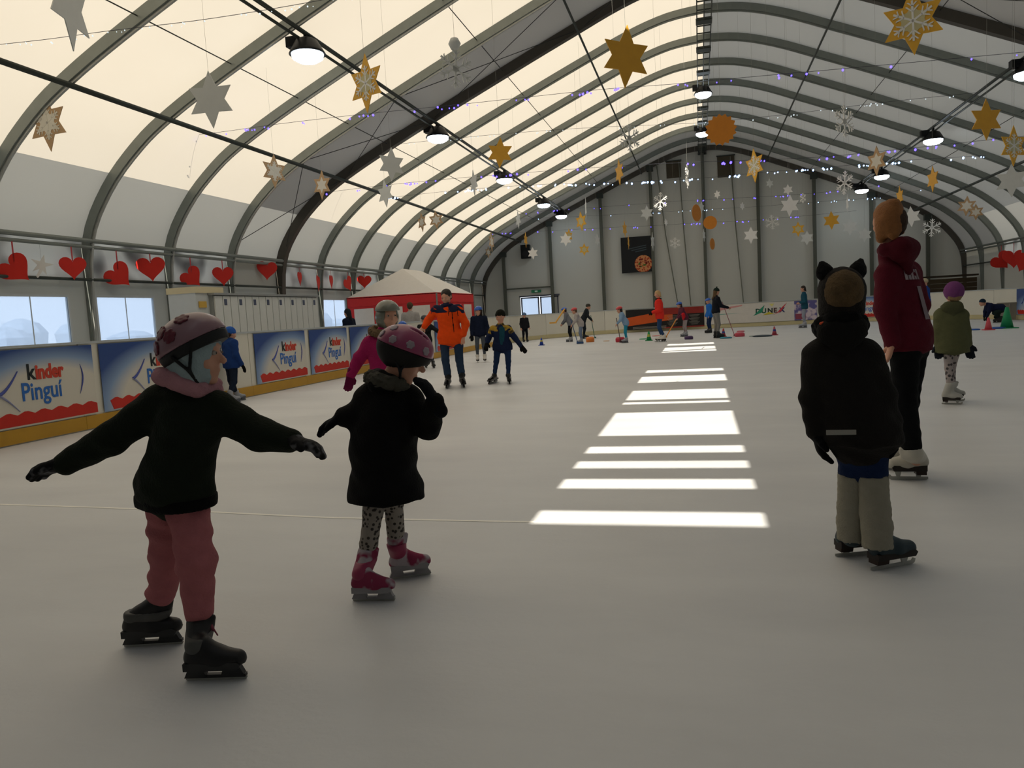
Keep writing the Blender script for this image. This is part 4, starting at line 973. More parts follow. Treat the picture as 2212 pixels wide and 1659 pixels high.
    # hair
    if g('hair'):
        c, ln_ = g('hair'); hair = [('e', hp(0, -.018, .034), (.081*hs, .092*hs, .084*hs), Rm), ('cut', hp(0, .068, .035), tuple(fc*.9-fu*.35)), ('e', hp(0, -.055, -.02), (.068*hs, .045*hs, .06*hs), Rm)]
        if ln_ > 0: hair += [('c', hp(.0, -.07, -.02), hp(0, -.085, -.06-ln_), .052*hs, .032*hs, .03, fc, .6), ('c', hp(.05, -.03, -.01), hp(.058, -.045, -.04-ln_), .03*hs, .018*hs, .02), ('c', hp(-.05, -.03, -.01), hp(-.058, -.045, -.04-ln_), .03*hs, .018*hs, .02)]
        hair += g('hair_extra', lambda hp: [])(hp)
        organic('hair', hair, vox*.9, mat(c, rough=.7, bump=.7, bscale=90, var=.3, vscale=30, name='hair'), P, .02, (.003, 90))
    # trousers
    tl = g('trousers'); tr = g('tr', 1.0); tr_ = g('jh', max(.92, min(tr, 1.0)))
    if tl:
        trh = min(tr, 1.0)
        t_ = [('c', J['hl'], J['hr'], .074*s*trh, .074*s*trh, .04, bf, 1.0), ('c', hip, hip+bu*.05*s, .080*s, .075*s, .04, bf, .85)]
        for h_, k_, a_ in (('hl', 'kl', 'al'), ('hr', 'kr', 'ar')):
            t_ += [('c', J[h_], J[k_], .070*s*trh, .052*s*tr, .02), ('c', J[k_], J[a_]+(J[k_]-J[a_]).normalized()*(g('cuff', .038)*tr+.004)*s, .052*s*tr, g('cuff', .038)*s*tr, .02)]
        organic('trousers', t_, vox, tl, P, .02, g('twr', (.004, 38)), seed=len(label))
    if g('socks'):
        for k_, a_ in (('kl', 'al'), ('kr', 'ar')):
            top_ = J[a_].lerp(J[k_], .93); m_ = J[a_].lerp(J[k_], .45)
            organic('leg_warmer', [('c', top_, m_, .056*s, .055*s, .02), ('c', m_, J[a_]+V(0, 0, .03), .055*s, .052*s, .02), ('c', J[a_]+V(0, 0, .045), J[a_]+V(0, 0, .0), .054*s, .058*s, .01), ('c', J[a_]+V(0, 0, .09), J[a_]+V(0, 0, .08), .059*s, .059*s, .006), ('cut', tuple(top_), tuple(top_-J[a_])), ('cut', tuple(J[a_]-V(0, 0, .002)), (0, 0, -1))], vox*.9, g('socks'), P, .01, (.002, 110))
    # jacket
    jk = g('jacket'); jl = g('jl', .06); jr = g('jr', 1.0)
    if jk:
        hem = hip-bu*jl*s; flare = g('flare', 1.0)
        hd_ = J.get('hemdir', (0, 0, -1))
        hemc = hem+Vector(J.get('hemoff', (0, 0, 0)))
        tb = ch-bu*.07*s
        pr = [('c', tb, hip+bu*.05*s, .100*s*jr, .098*s*jr, .04, bf, .82), ('c', hip+bu*.06*s, hemc-bu*.03*s, .100*s*jr, .100*s*jr*flare, .05, bf, .85), ('c', J['hl']+bu*.04*s, J['hr']+bu*.04*s, .088*s*jr*tr_, .088*s*jr*tr_, .04), ('c', J['hl']-bu*jl*s*.9, J['hr']-bu*jl*s*.9, .086*s*jr*tr_*flare, .086*s*jr*tr_*flare, .04), ('cut', tuple(hemc), hd_)]
        if jl > .1: pr.insert(2, ('c', hip+bu*.17*s, hemc, .110*s*jr, .108*s*jr*flare, .06, bf, .88))
        wdt = max(sw-.075*s, 0); lat = (J['sr']-J['sl']).normalized()
        pr += [('c', tb-lat*wdt*.6, hip-lat*wdt*.6+bu*.02*s, .092*s*jr, .094*s*jr, .05, bf, .8), ('c', tb+lat*wdt*.6, hip+lat*wdt*.6+bu*.02*s, .092*s*jr, .094*s*jr, .05, bf, .8),
               ('c', J['sl'], J['sr'], .052*s*jr, .052*s*jr, .05), ('c', ch-bu*.02*s, nk-bu*.005, .075*s, .054*s, .04)]
        if jl > .1:
            for q in (-1, 1): pr.insert(3, ('c', tb+lat*wdt*.6*q, hemc+lat*wdt*.9*q-bu*.02, .094*s*jr, .100*s*jr, .05, bf, .85))
        sr_ = g('sleeve', 1.0)*jr
        for q in A.values():
            dd = (J[q[2]]-J[q[1]]).normalized()
            pr += [('c', J[q[0]], J[q[1]], .054*s*sr_, .046*s*sr_, .03), ('c', J[q[1]], J[q[2]]-dd*.01, .046*s*sr_, .035*s*sr_, .02), ('c', J[q[2]]-dd*.02*s, J[q[2]]-dd*.008*s, .034*s*sr_, .034*s*sr_, .005)]
        organic('jacket', pr, vox, jk, P, .03, g('jwr', (.0045, 30)), seed=len(label)*2)
        J['_'] = (tb, hip, hemc, bf, bu, br)
    if g('hem'):
        organic('hem_band', [('c', hip-bu*(jl-.03)*s, hemc-bu*.03*s, .107*s*jr, .102*s*jr, .02, bf, .85), ('c', J['hl']-bu*jl*s*.5, J['hr']-bu*jl*s*.5, .094*s*jr*tr_, .094*s*jr*tr_, .04), ('cut', tuple(hemc-bu*.012), hd_), ('cut', tuple(hemc+bu*.032), tuple(bu))], vox*.8, g('hem'), P)
    if g('yoke'):
        c_, lowf = g('yoke')
        yk = [('c', J['sl'], J['sr'], .056*s*jr, .056*s*jr, .04), ('c', ch-bu*.03*s, nk-bu*.01, .082*s*jr, .058*s, .04), ('c', tb-lat*wdt*.6, tb-lat*wdt*.6-bu*.03, .096*s*jr, .096*s*jr, .05, bf, .82), ('c', tb+lat*wdt*.6, tb+lat*wdt*.6-bu*.03, .096*s*jr, .096*s*jr, .05, bf, .82), ('cut', tuple(ch-bu*lowf*s), tuple(-bu))]
        for q in A.values(): yk.append(('c', J[q[0]], J[q[0]].lerp(J[q[1]], g('ysl', .45)), .057*s*sr_, .052*s*sr_, .02))
        organic('shoulder_yoke', yk, vox, c_, P, .03)
    if g('hood'):
        c_ = g('hood'); hb = nk-bf*.055*s
        organic('hood', [('c', hb-br*.04*s, hb+br*.04*s, .048*s, .048*s, .03), ('c', hb-bu*.03*s, hb-bu*.09*s-bf*.02, .065*s, .03*s, .04, bf, .6), ('c', nk-br*.06*s, nk+bf*.03*s, .03*s, .024*s, .03), ('c', nk+br*.06*s, nk+bf*.03*s, .03*s, .024*s, .03)], vox, c_, P, .03, (.003, 60))
    if g('fur'):
        pts = [nk+br*math.cos(a)*.085*s+bf*(math.sin(a)*.07*s-.02)+bu*(.0-.02*math.sin(a)) for a in [2*math.pi*i/10 for i in range(11)]]
        organic('fur_trim', [('c', a, b, .030*s, .030*s, .01) for a, b in zip(pts, pts[1:])], vox*.8, g('fur'), P, .01, (.008, 130))
    if g('collar'):
        pts = [nk+br*math.cos(a)*.055*s+bf*(math.sin(a)*.055*s)+bu*.005 for a in [2*math.pi*i/10 for i in range(11)]]
        organic('collar', [('c', a, b, .020*s, .020*s, .01) for a, b in zip(pts, pts[1:])], vox*.8, g('collar'), P, .01)
    if g('scarf'):
        pts = [nk+br*math.cos(a)*.072*s+bf*(math.sin(a)*.072*s)+bu*(.01-.035*math.sin(a)) for a in [2*math.pi*i/12 for i in range(13)]]
        organic('neck_scarf', [('c', a, b, .030*s, .030*s, .012) for a, b in zip(pts, pts[1:])]+[('c', nk+bf*.085*s, nk+bf*.10*s-bu*.075*s, .032*s, .02*s, .03)], vox*.8, g('scarf'), P, .012, (.004, 70))
    # headgear
    hg_ = g('helmet')
    if hg_:
        shell, rim = hg_; tilt = g('htilt', 0.0); fc2 = (fc*math.cos(tilt)+fu*math.sin(tilt)); fu2 = (fu*math.cos(tilt)-fc*math.sin(tilt)); R2 = (fr, fc2, fu2)
        c0 = hp(0, -.008, .035); hk = g('hk', 1.04); E1 = (.098*hs*hk, .118*hs*hk, .098*hs*hk)
        def q_(r, f_, u): return c0+fr*r*hs+fc2*f_*hs+fu2*u*hs
        lowz = g('hlow', 0.0)
        organic('helmet', [('e', c0, E1, R2), ('cut', q_(0, 0, lowz), tuple(-fu2))]+[('s', ('c', q_(u, .07, .072), q_(u*1.3, .0, .098), .008*hs, .008*hs)) for u in g('vents', ())], vox*.7, shell, P, .01)
        if rim: organic('helmet_rim', [('e', c0, (E1[0]*.98, E1[1]*.98, E1[2]*.98), R2), ('cut', q_(0, 0, lowz+.001), tuple(fu2)), ('cut', q_(0, -.0, lowz-g('rimh', .035)), tuple(-fu2+fc2*g('rims', .0))), ('s', ('e', hp(0, .03, -.03), (.066*hs, .09*hs, .075*hs), Rm))], vox*.7, rim, P, .01)
        if g('straps'):
            sb = []; kq = 1.17 if g('hat') else 1.0
            for q in (-kq, kq):
                a = q_(.088*q, .035, lowz-.005); b = q_(.086*q, -.05, lowz-.02); jn = hp(.074*q, .01, -.055); chn = hp(.03*q, .03, -.118)
                sb += [('c', a, jn, .006, .006, .004), ('c', b, jn, .006, .006, .004), ('c', jn, chn, .0065, .0065, .004), ('c', chn, hp(0, .035, -.12), .0065, .0065, .004)]
            organic('chin_strap', sb, .0045 if vox < .02 else vox*.7, g('straps'), P, .004)
        if g('full'):   # full shell helmet covering the ears
            organic('helmet_ear_guard', [('e', hp(0, -.02, -.01), (.098*hs, .105*hs, .11*hs), Rm), ('s', ('e', hp(0, .085, -.03), (.064*hs, .07*hs, .10*hs), Rm)), ('cut', hp(0, 0, -.1), tuple(-fu))], vox*.7, shell, P, .01)
        for (u, v) in g('flowers', ()):
            d_ = (fr*math.cos(v)*math.cos(u)+fc2*math.cos(v)*math.sin(u)+fu2*math.sin(v)); pt = c0+fr*(d_.dot(fr)*E1[0])+fc2*(d_.dot(fc2)*E1[1])+fu2*(d_.dot(fu2)*E1[2])
            nn = d_.normalized(); ta = nn.cross(fu2).normalized(); tb2 = ta.cross(nn)
            fz = g('fsize', 1.15)
            fp = [('e', pt, (.008*fz, .008*fz, .005), (ta, tb2, nn))]+[('e', pt+(ta*math.cos(a)+tb2*math.sin(a))*.011*fz, (.007*fz, .007*fz, .004), (ta, tb2, nn)) for a in [math.pi/3*i for i in range(6)]]
            organic('flower_print', fp, .004, g('flower_mat'), P, .003)
    if g('hat'):
        c_, kind = g('hat'); E = (.086*hs, .100*hs, .092*hs) if kind != 'knit' else (.096*hs, .108*hs, .104*hs)
        pr = [('e', hp(0, -.014, .034), E, Rm), ('cut', hp(0, .06, .018 if kind != 'knit' else -.035), tuple(-fu*.95+fc*(.26 if kind != 'knit' else .35))), ('c', hp(-.07, -.0, .03), hp(.07, -.0, .03), .02*hs, .02*hs, .02)]
        if kind == 'bear': pr = [('e', hp(0, -.014, .02), (.096*hs, .108*hs, .105*hs), Rm), ('e', hp(0, -.01, -.06), (.092*hs, .09*hs, .07*hs), Rm, .03), ('s', ('e', hp(0, .1, -.03), (.055*hs, .06*hs, .075*hs), Rm))]
        if kind == 'balaclava': pr = [('e', hp(0, -.012, .015), (.091*hs, .102*hs, .102*hs), Rm), ('e', hp(0, -.01, -.06), (.080*hs, .082*hs, .065*hs), Rm, .03), ('s', ('e', hp(0, .095, -.03), (.058*hs, .05*hs, .075*hs), Rm))]
        organic('hat', pr, vox*.9, c_, P, .012, (.002, 80))
        if kind == 'pom': organic('pompom', [('e', hp(0, -.02, .14), (.032, .032, .032), None)], vox, c_, P, .01, (.003, 120))
        if kind == 'bear':
            for q in (-1, 1):
                organic('hat_ear', [('e', hp(.066*q, -.012, .105), (.034, .020, .036), (fr, fc, fu)), ('c', hp(.066*q, -.012, .10), hp(.080*q, -.012, .142), .026, .013, .02, fc, .6)], vox*.8, mat('#0c0c0c', rough=.95, bump=.8, bscale=150), P, .01, (.002, 120))
            organic('hat_patch', [('e', hp(-.004, -.046, .020), (.085, .084, .094), Rm, .01), ('cut', hp(0, -.062, 0), tuple(fc))], vox*.7, mat('#59472e', rough=.95, bump=.9, bscale=120, var=.5, vscale=26), P, .01, (.0015, 110))
    # skates
    for f_, a_ in (('fl', 'al'), ('fr', 'ar')):
        hh, tt = J[f_]; boot, holder, style = g('skates'); skate(P, hh, tt, J[a_]+V(0, 0, .0), s*g('bs', 1.0), boot, holder, style, vox*.8, g('cuffm'))
    return P
def pj(Y, d):
    """pixel joints -> world joints; (px, py) or (px, py, dy)"""
    out = {}
    for k, v in d.items():
        if k in ('face', 'body', 'hup', 'hdl', 'hdr', 'hnl', 'hnr', 'hemoff', 'hemdir'): out[k] = Vector(v)
        elif k in ('fl', 'fr'): out[k] = (gnd(*v[0]), gnd(*v[1]))
        else: out[k] = atY(v[0], v[1], Y+(v[2] if len(v) > 2 else 0))
    return out

black_c = cloth('#101010'); navy_c = cloth('#14203a')
blackp = mat('#101113', rough=.45, spec=.5)
# --- child in dark sweater, front left
pinkfl = mat('#806069', rough=.3, var=.15, vscale=12, spec=.5)
J = pj(2.32, dict(head=(422, 765), neck=(402, 836), sl=(346, 872), sr=(462, 884, .02), el=(238, 950, -.05), wl=(138, 1002, -.08), er=(560, 938, .05), wr=(632, 953, .06), hl=(356, 1065, .04), hr=(402, 1068, -.02),
                  kl=(366, 1200, .08), al=(343, 1312, .08), kr=(424, 1215, -.06), ar=(432, 1352, -.08), fl=((268, 1398), (398, 1390)), fr=((402, 1470), (536, 1466)), face=(1, .30, -.06), body=(.75, .66, 0), hdl=(-1, -.1, -.22), hdr=(1, 0, -.25), hnl=(0, -.3, -1), hnr=(0, -.3, -1)))
c1 = person('child in dark green sweater and pink trousers skating with both arms stretched out', J, 1.04, dict(eyes=1, hs=1.0, gloves=two_tone('#0d0d0f', '#5b5b5e', 22, .55, 'noise'), gsize=1.5, trousers=cloth('#a66468'), tr=1.22, cuff=.042, twr=(.008, 36),
    jacket=cloth('#161c13'), jl=.03, jr=1.12, sleeve=1.08, flare=.97, jh=.97, hem=cloth('#060707'), scarf=cloth('#a87a82'), helmet=(pinkfl, mat('#141517', rough=.6)), hk=1.10, htilt=.50, hlow=.0, rimh=.035, straps=mat('#0e0f11', rough=.7),
    flowers=[(-1.57, .95), (-.6, .75), (-.2, .45), (-2.1, .5), (-.9, .35), (.4, .9), (2.6, .5), (-2.7, .3)], flower_mat=mat('#5a1a2a', rough=.4), fsize=1.6,
    hat=(cloth('#93a4a8'), 'balaclava'), skates=(mat('#141416', rough=.45, var=.4, vscale=14), blackp, 'hockey'), cuffm=mat('#4a4a48', rough=.6, var=.3, vscale=20), bs=1.0), vox=.0075)
lc = atY(452, 1345, 2.24)
organic('skate_laces', [('c', lc, lc+V(.045, -.02, -.035), .004, .003), ('c', lc, lc+V(.02, -.03, -.05), .004, .003)], .0035, mat('#7a3a48', rough=.8), c1)
# --- girl with pink helmet
J = pj(3.05, dict(head=(872, 772), neck=(846, 822), sl=(800, 862, -.02), sr=(878, 862, .05), el=(770, 898, -.04), wl=(738, 902, -.05), er=(925, 922, -.02), wr=(940, 868, -.10), hl=(806, 985, .0), hr=(850, 985, 0),
                  kl=(806, 1105, -.02), al=(793, 1200, -.04), kr=(850, 1085, .05), ar=(856, 1170, .08), fl=((762, 1298), (855, 1297)), fr=((842, 1252), (932, 1240)), face=(1, .35, -.50), body=(.9, .45, 0), hdl=(-1, -.1, -.45), hdr=(-.55, 0, 1), hnl=(0, 0, -1), hnr=(-1, 0, 0)))
c2 = person('girl with flowered pink helmet and black coat raising one hand to her face', J, 1.0, dict(eyes=1, gloves=cloth('#0b0e14'), gsize=1.4, trousers=two_tone('#3a3634', '#8f8880', 55, .38), tr=.82, cuff=.05, twr=(.002, 60), jacket=cloth('#0c0c0c'), jl=.19, jr=1.20, flare=1.28, fur=cloth('#4a4840'),
    hood=cloth('#0e0e0e'), helmet=(mat('#8e385c', rough=.3, var=.15, vscale=10, spec=.5), mat('#12100e', rough=.7)), hk=1.08, htilt=.02, hlow=.0, rimh=.085, rims=.45, straps=mat('#131416', rough=.7), vents=(-.035, .035),
    flowers=[(-1.2, .3), (-.5, .25), (.15, .3), (-1.9, .35), (.8, .25), (-.9, .75), (2.2, .4)], flower_mat=mat('#93868e', rough=.4), skates=(two_tone('#84304c', '#a59ca2', 15, .5, 'noise'), mat('#8a888b', rough=.4), 'hockey'), cuffm=mat('#8d3050', rough=.5, var=.2), bs=.98), vox=.0085)
# --- child with bear hat, front right
J = pj(3.5, dict(head=(1816, 640), neck=(1815, 710), sl=(1770, 770), sr=(1868, 770), el=(1756, 860), wl=(1762, 935), er=(1905, 850), wr=(1926, 915), hl=(1842, 955), hr=(1882, 955),
                 kl=(1842, 1010, .05), al=(1840, 1165, .1), kr=(1885, 1014), ar=(1895, 1180, 0), fl=((1806, 1203), (1905, 1195)), fr=((1882, 1233), (1975, 1217)), face=(-.12, 1, .0), body=(.05, 1, 0), hdl=(.25, 0, -1), hdr=(.1, -.1, -1), hnl=(1, 0, 0), hnr=(-1, 0, 0)))
c3 = person('child seen from behind in black coat, fur hat with bear ears and cream leg warmers', J, 1.12, dict(gloves=cloth('#08090c'), trousers=cloth('#142546'), tr=1.0, cuff=.034, jacket=cloth('#1b1917'), jl=-.0, jr=1.14, flare=1.06, sleeve=.96, hood=cloth('#171614'), scarf=cloth('#0a0a0a'),
    hat=(mat('#16120e', rough=.95, bump=.9, bscale=110, var=.4, vscale=20), 'bear'), socks=cloth('#8f8b7d'), hs=1.0, skates=(mat('#1d3038', rough=.5, var=.1), steel_l, 'fig'), bs=.98), vox=.0085)
MB().box(atY(1817, 934, 3.5-.155), (.115, .008, .02)).build('reflective_strip', mat('#8f8d86', rough=.4), c3)
for px, py, w_ in ((1782, 697, .045), (1842, 689, .05)): organic('orange_trim', [('c', atY(px-9, py+2, 3.42), atY(px+9, py-2, 3.42), .007, .007)], .004, mat('#d8532a', rough=.6), c3)
# --- woman in burgundy hoodie
J = pj(5.15, dict(head=(1918, 478), neck=(1925, 540), sl=(1918, 592, -.05), sr=(1962, 590, .14), el=(1912, 665, -.08), wl=(1928, 740, -.14), er=(1985, 660, .14), wr=(1950, 735, .22), hl=(1955, 745, -.04), hr=(1972, 745, .08),
                  kl=(1955, 870, -.06), al=(1972, 985, -.08), kr=(1960, 865, .12), ar=(1945, 965, .3), fl=((2003, 1036), (1920, 1036)), fr=((1975, 1016), (1895, 1014)), face=(-.12, 1, -.05), body=(-.80, .55, 0), hdl=(-.3, 0, -1), hnl=(-1, 0, 0)))
c4 = person('tall woman in burgundy hoodie with the number 1 on her back and white skates', J, 1.42, dict(hair=('#8a5a30', .03), hs=.98, trousers=cloth('#0b0d0f'), tr=.92, cuff=.046, jacket=cloth('#541422'), jl=.02, jr=.93, sleeve=1.05, hood=cloth('#4a101c'),
    skates=(mat('#b5b1a5', rough=.45), steel_l, 'fig'), bs=1.0, hair_extra=lambda hp: [('e', hp(.01, -.06, .085), (.042, .045, .036), None, .02), ('c', hp(-.03, -.05, -.01), hp(-.05, -.03, -.10), .05, .03, .03)]), vox=.011)
_tb, _hip, _hem, _bf, _bu, _br = J['_']
organic('hair_shaded_side', [('e', J['head']+V(.045, -.045, .0), (.055, .06, .075), None), ('e', J['head']+V(.04, -.04, -.05), (.045, .05, .05), None, .03)], .009, mat('#35241a', rough=.75, bump=.7, bscale=90, var=.3, vscale=30), c4, .02, (.003, 80))  # darker brown lobes painting the shaded right side of her hair
from mathutils.bvhtree import BVHTree
_jk = [o for o in c4.children if o.name.startswith('jacket')][0]
_bv = BVHTree.FromPolygons([v.co.copy() for v in _jk.data.vertices], [tuple(p.vertices) for p in _jk.data.polygons])
bx_ = V(-_bf.y, _bf.x, 0).normalized()
bx_ = bx_ if bx_.y > 0 else -bx_
for tx, zz, sz_, xo, bold_ in (('1', -.18, .27, -.085, .010), ('IIIII', .06, .08, -.11, .004)):
    o = text_part('number_print' if tx == '1' else 'name_print', tx, frame(_tb+bx_*xo+V(0, 0, zz), bx_), sz_, mat('#b7a8ae', rough=.8), c4, 1.15, bold_, th=.002)
    for v in o.data.vertices:
        h_ = _bv.ray_cast(v.co-_bf*.5, _bf)
        if h_[0] is not None: v.co = h_[0]-_bf*.004
# --- girl in magenta jacket
J = pj(5.9, dict(head=(838, 683), neck=(828, 716), sl=(800, 742, -.03), sr=(858, 738, .05), el=(775, 775, -.05), wl=(757, 812, -.08), er=(875, 780, 0), wr=(880, 820, -.08), hl=(818, 845), hr=(850, 845), kl=(822, 910), kr=(850, 910), al=(820, 970), ar=(852, 970),
                 fl=((802, 1008), (848, 1012)), fr=((838, 1000), (882, 1004)), face=(.80, -.75, -.05), body=(.75, -.6, 0), hdl=(-.25, 0, -1)))
c5 = person('girl in magenta jacket with olive grey full helmet behind the black coat', J, 1.08, dict(eyes=1, gloves=cloth('#6a1440'), jacket=cloth('#a02058'), jl=.05, jr=1.05, trousers=cloth('#2a2c34'), fur=cloth('#6f5a44'), helmet=(mat('#6b6c60', rough=.25, spec=.6), None), hlow=.01, full=1,
    skates=(mat('#8a8a8a', rough=.4), blackp, 'hockey')), vox=.011)
# --- man in orange jacket
J = pj(11.9, dict(head=(964, 641), neck=(966, 660), sl=(942, 670), sr=(990, 668), el=(925, 692), wl=(916, 706, -.1), er=(1006, 700), wr=(1001, 724, -.05), hl=(960, 735), hr=(990, 735), kl=(962, 776, -.05), kr=(992, 776, .05), al=(968, 815, -.05), ar=(998, 812),
                  fl=((971, 832), (964, 841)), fr=((997, 830), (1003, 839)), face=(-.12, -1, -.35), body=(-.08, -1, 0), hdl=(-.7, -.2, -.7), hdr=(-.1, -.3, -1)))
c6 = person('man in bright orange jacket with navy shoulders and jeans skating forward', J, 1.40, dict(eyes=1, hair=('#2b2622', 0), jacket=cloth('#e04a12'), jl=.04, jr=1.02, flare=.95, yoke=(cloth('#1c2038'), .035), ysl=.3, collar=cloth('#1c2038'), trousers=cloth('#26374e'), tr=.88, cuff=.05,
    skates=(mat('#16181c', rough=.5), blackp, 'hockey'), bs=.95), vox=.013)
zp = [atY(976+i*1.6, 672+i*15, 11.9-.175) for i in range(4)]
organic('zip', [('c', a, b, .007, .007) for a, b in zip(zp, zp[1:])], .007, black_c, c6)
for u in (-8, 12): organic('drawstring', [('c', atY(976+u, 668, 11.9-.16), atY(977+u, 682, 11.9-.18), .006, .006)], .006, black_c, c6)
# --- boy in navy and mustard jacket
J = pj(12.6, dict(head=(1081, 684), neck=(1081, 701), sl=(1065, 711), sr=(1098, 710), el=(1054, 733, -.03), wl=(1052, 742, -.08), er=(1114, 732), wr=(1126, 748, -.02), hl=(1075, 752), hr=(1096, 752), kl=(1072, 780), kr=(1098, 780), al=(1068, 812), ar=(1098, 812),
                  fl=((1074, 824), (1055, 831)), fr=((1099, 824), (1101, 831)), face=(.0, -1, -.15), body=(.0, -1, 0)))
c7 = person('boy in navy jacket with mustard shoulders, black hat and jeans', J, 1.08, dict(eyes=1, gloves=black_c, jacket=cloth('#172340'), jl=.03, jr=1.0, flare=1.05, yoke=(two_tone('#3a3020', '#a08430', 9, .42, 'noise'), .04), ysl=.4, trousers=cloth('#1c3052'), tr=.85, hat=(cloth('#14150f'), 'plain'), skates=(blackp, blackp, 'hockey')), vox=.013)
organic('sweater_front', [('c', atY(1084, 712, 12.6-.075), atY(1084, 745, 12.6-.08), .055, .05, .02, (0, 1, 0), .6)], .012, cloth('#184452'), c7)
# --- girl in olive coat with purple hat
J = pj(8.8, dict(head=(2060, 636), neck=(2055, 663), sl=(2034, 680), sr=(2076, 680), el=(2028, 715), wl=(2028, 745), er=(2085, 715), wr=(2091, 745), hl=(2047, 745), hr=(2066, 745), kl=(2050, 795), kr=(2055, 795, .12), al=(2053, 835), ar=(2056, 832, .15),
                 fl=((2035, 873), (2079, 874)), fr=((2044, 866), (2084, 866)), face=(.1, 1, 0), body=(.1, 1, 0)))
c8 = person('girl from behind in olive coat, purple knitted hat and patterned leggings', J, 1.14, dict(gloves=cloth('#20242c'), hair=('#8a7250', 0), jacket=cloth('#55573c'), jl=.07, jr=1.12, flare=1.2, sleeve=.95, hood=cloth('#4a4c36'), hat=(cloth('#6a3a6a'), 'knit'), trousers=two_tone('#4a4648', '#a39a98', 28, .42), tr=.68, cuff=.05, twr=(.001, 50),
    skates=(mat('#a9a8a2', rough=.4), steel_l, 'fig'), bs=1.0), vox=.012)

# --- generic distant figures
def gen(px, py, Hm, th, o=None, Y=None):
    """stand at the image ground point; Hm height; th facing angle in degrees (0 = towards +X, 90 = away)"""
    G = gnd(px, py) if Y is None else V(atY(px, py, Y).x, Y, 0)
    a = math.radians(th); f_ = V(math.cos(a), math.sin(a), 0); lt = V(-f_.y, f_.x, 0); s = Hm/1.2
    def W(l, f, z): return G+lt*l*Hm+f_*f*Hm+V(0, 0, z*Hm)
    b = dict(neck=(0, 0, .83), sl=(.105, 0, .785), sr=(-.105, 0, .785), el=(.14, -.01, .62), er=(-.14, -.01, .62), wl=(.14, .06, .49), wr=(-.14, .06, .49), hl=(.05, -.01, .5), hr=(-.05, -.01, .5), kl=(.06, .02, .28), kr=(-.06, .02, .28), al=(.065, -.01, .11), ar=(-.065, -.01, .11))
    b.update(o or {}); J = {k: W(*v) for k, v in b.items() if k not in ('face', 'fly', 'head', 'fo')}
    hd = b.get('head', (0, .02, (Hm-.125)/Hm)); J['head'] = W(*hd); J['face'] = f_*1.0+V(0, 0, -.2); J['body'] = f_
    if 'face' in b: q = math.radians(b['face']); J['face'] = V(math.cos(q), math.sin(q), -.15)
    for n_, k_ in (('fl', 'al'), ('fr', 'ar')):
        c = J[k_].copy(); c.z = 0; J[n_] = (c-f_*.05*s, c+f_*.17*s)
    return J, s
lean = dict(neck=(0, .10, .80), sl=(.10, .09, .76), sr=(-.10, .09, .76), head=(0, .15, .87), el=(.12, .12, .62), er=(-.12, .12, .62), wl=(.06, .22, .52), wr=(-.06, .22, .50))
def stick(P, grip, tip, col, rad=.014):
    t = thing('hockey_stick', tip, P, 'stick'); d = (tip-grip).normalized(); h_ = V(d.x, d.y, 0)
    if h_.length < .1: h_ = V(1, 0, 0)
    h_.normalize(); m = mat(col, rough=.5)
    MB().tube([grip-d*.2, tip], rad, 6).build('shaft', m, t)
    MB().bar(tip-h_*.04+V(0, 0, .0), tip+h_*.24, .02, .06).build('stick_blade', m, t)
    return t
def tip(px, Y): return V(atY(px, 700, Y).x, Y, .05)
WSK = (mat('#c9c4bb', rough=.4), steel_l, 'fig'); BSK = (blackp, blackp, 'hockey'); GSK = (mat('#8f9298', rough=.4), mat('#5d6066', rough=.5), 'hockey')
blueh = mat('#2458b0', rough=.3, spec=.5); redh = mat('#b8383c', rough=.3, spec=.5); dkh = mat('#2b2d33', rough=.3)
def far(label, px, py, H_, th, spec, o=None, Y=None, vox=.022):
    J, s = gen(px, py, H_, th, o, Y); return person(label, J, s, spec, vox), J
far('child in blue jacket with blue hat skating along the left barrier', 508, 868, 1.26, 65, dict(hat=(cloth('#2a56a0'), 'plain'), gloves=black_c, jacket=cloth('#1d3a72'), jr=1.05, jl=.05, trousers=cloth('#1a2434'), skates=GSK, hair=('#3a2a20', 0)), dict(kl=(.05, .0, .28), al=(.1, .08, .12), ar=(-.1, -.12, .14), kr=(-.08, -.04, .28)), Y=11.0, vox=.014)
far('long-haired skater in navy coat with blue helmet and white skates, looking down', 1040, 782, 1.46, -75, dict(helmet=(blueh, None), straps=black_c, hair=('#2a1f1a', .12), jacket=cloth('#151c30'), jr=1.0, jl=.02, trousers=cloth('#4a5058'), tr=.8, skates=WSK, gloves=black_c), dict(face=-110), vox=.018)
far('child in black jacket and dark helmet holding on beside the orange man', 924, 795, 1.30, -60, dict(helmet=(dkh, None), eyes=1, jacket=cloth('#1d1e1f'), jl=.1, trousers=cloth('#1a2436'), skates=BSK, gloves=black_c), dict(er=(-.05, .0, .72), wr=(.0, .12, .70), el=(.22, .0, .70), wl=(.36, .02, .60), al=(.09, .1, .11), ar=(-.02, -.12, .12)), vox=.018)
far('adult in light grey jacket with brown cap standing at the red tent', 893, 780, 1.72, 100, dict(hat=(cloth('#4f4230'), 'plain'), hair=('#3a2c20', 0), jacket=cloth('#a29d97'), jr=1.12, jl=.08, trousers=cloth('#2c2f36'), skates=BSK), None, Y=21.0, vox=.022)
far('small child in royal blue jacket and helmet beside the grey jacket adult', 874, 780, 1.18, 90, dict(helmet=(blueh, None), jacket=cloth('#2452a4'), jr=1.15, jl=.1, trousers=cloth('#23304a'), skates=BSK), None, Y=17.0, vox=.022)
far('dark silhouette of a long-haired onlooker behind the left barrier window', 757, 740, 1.62, 170, dict(hair=('#0e1218', .14), jacket=cloth('#10182a'), jr=1.05, jl=.1, trousers=cloth('#14181f'), skates=BSK), None, Y=19.5, vox=.022)
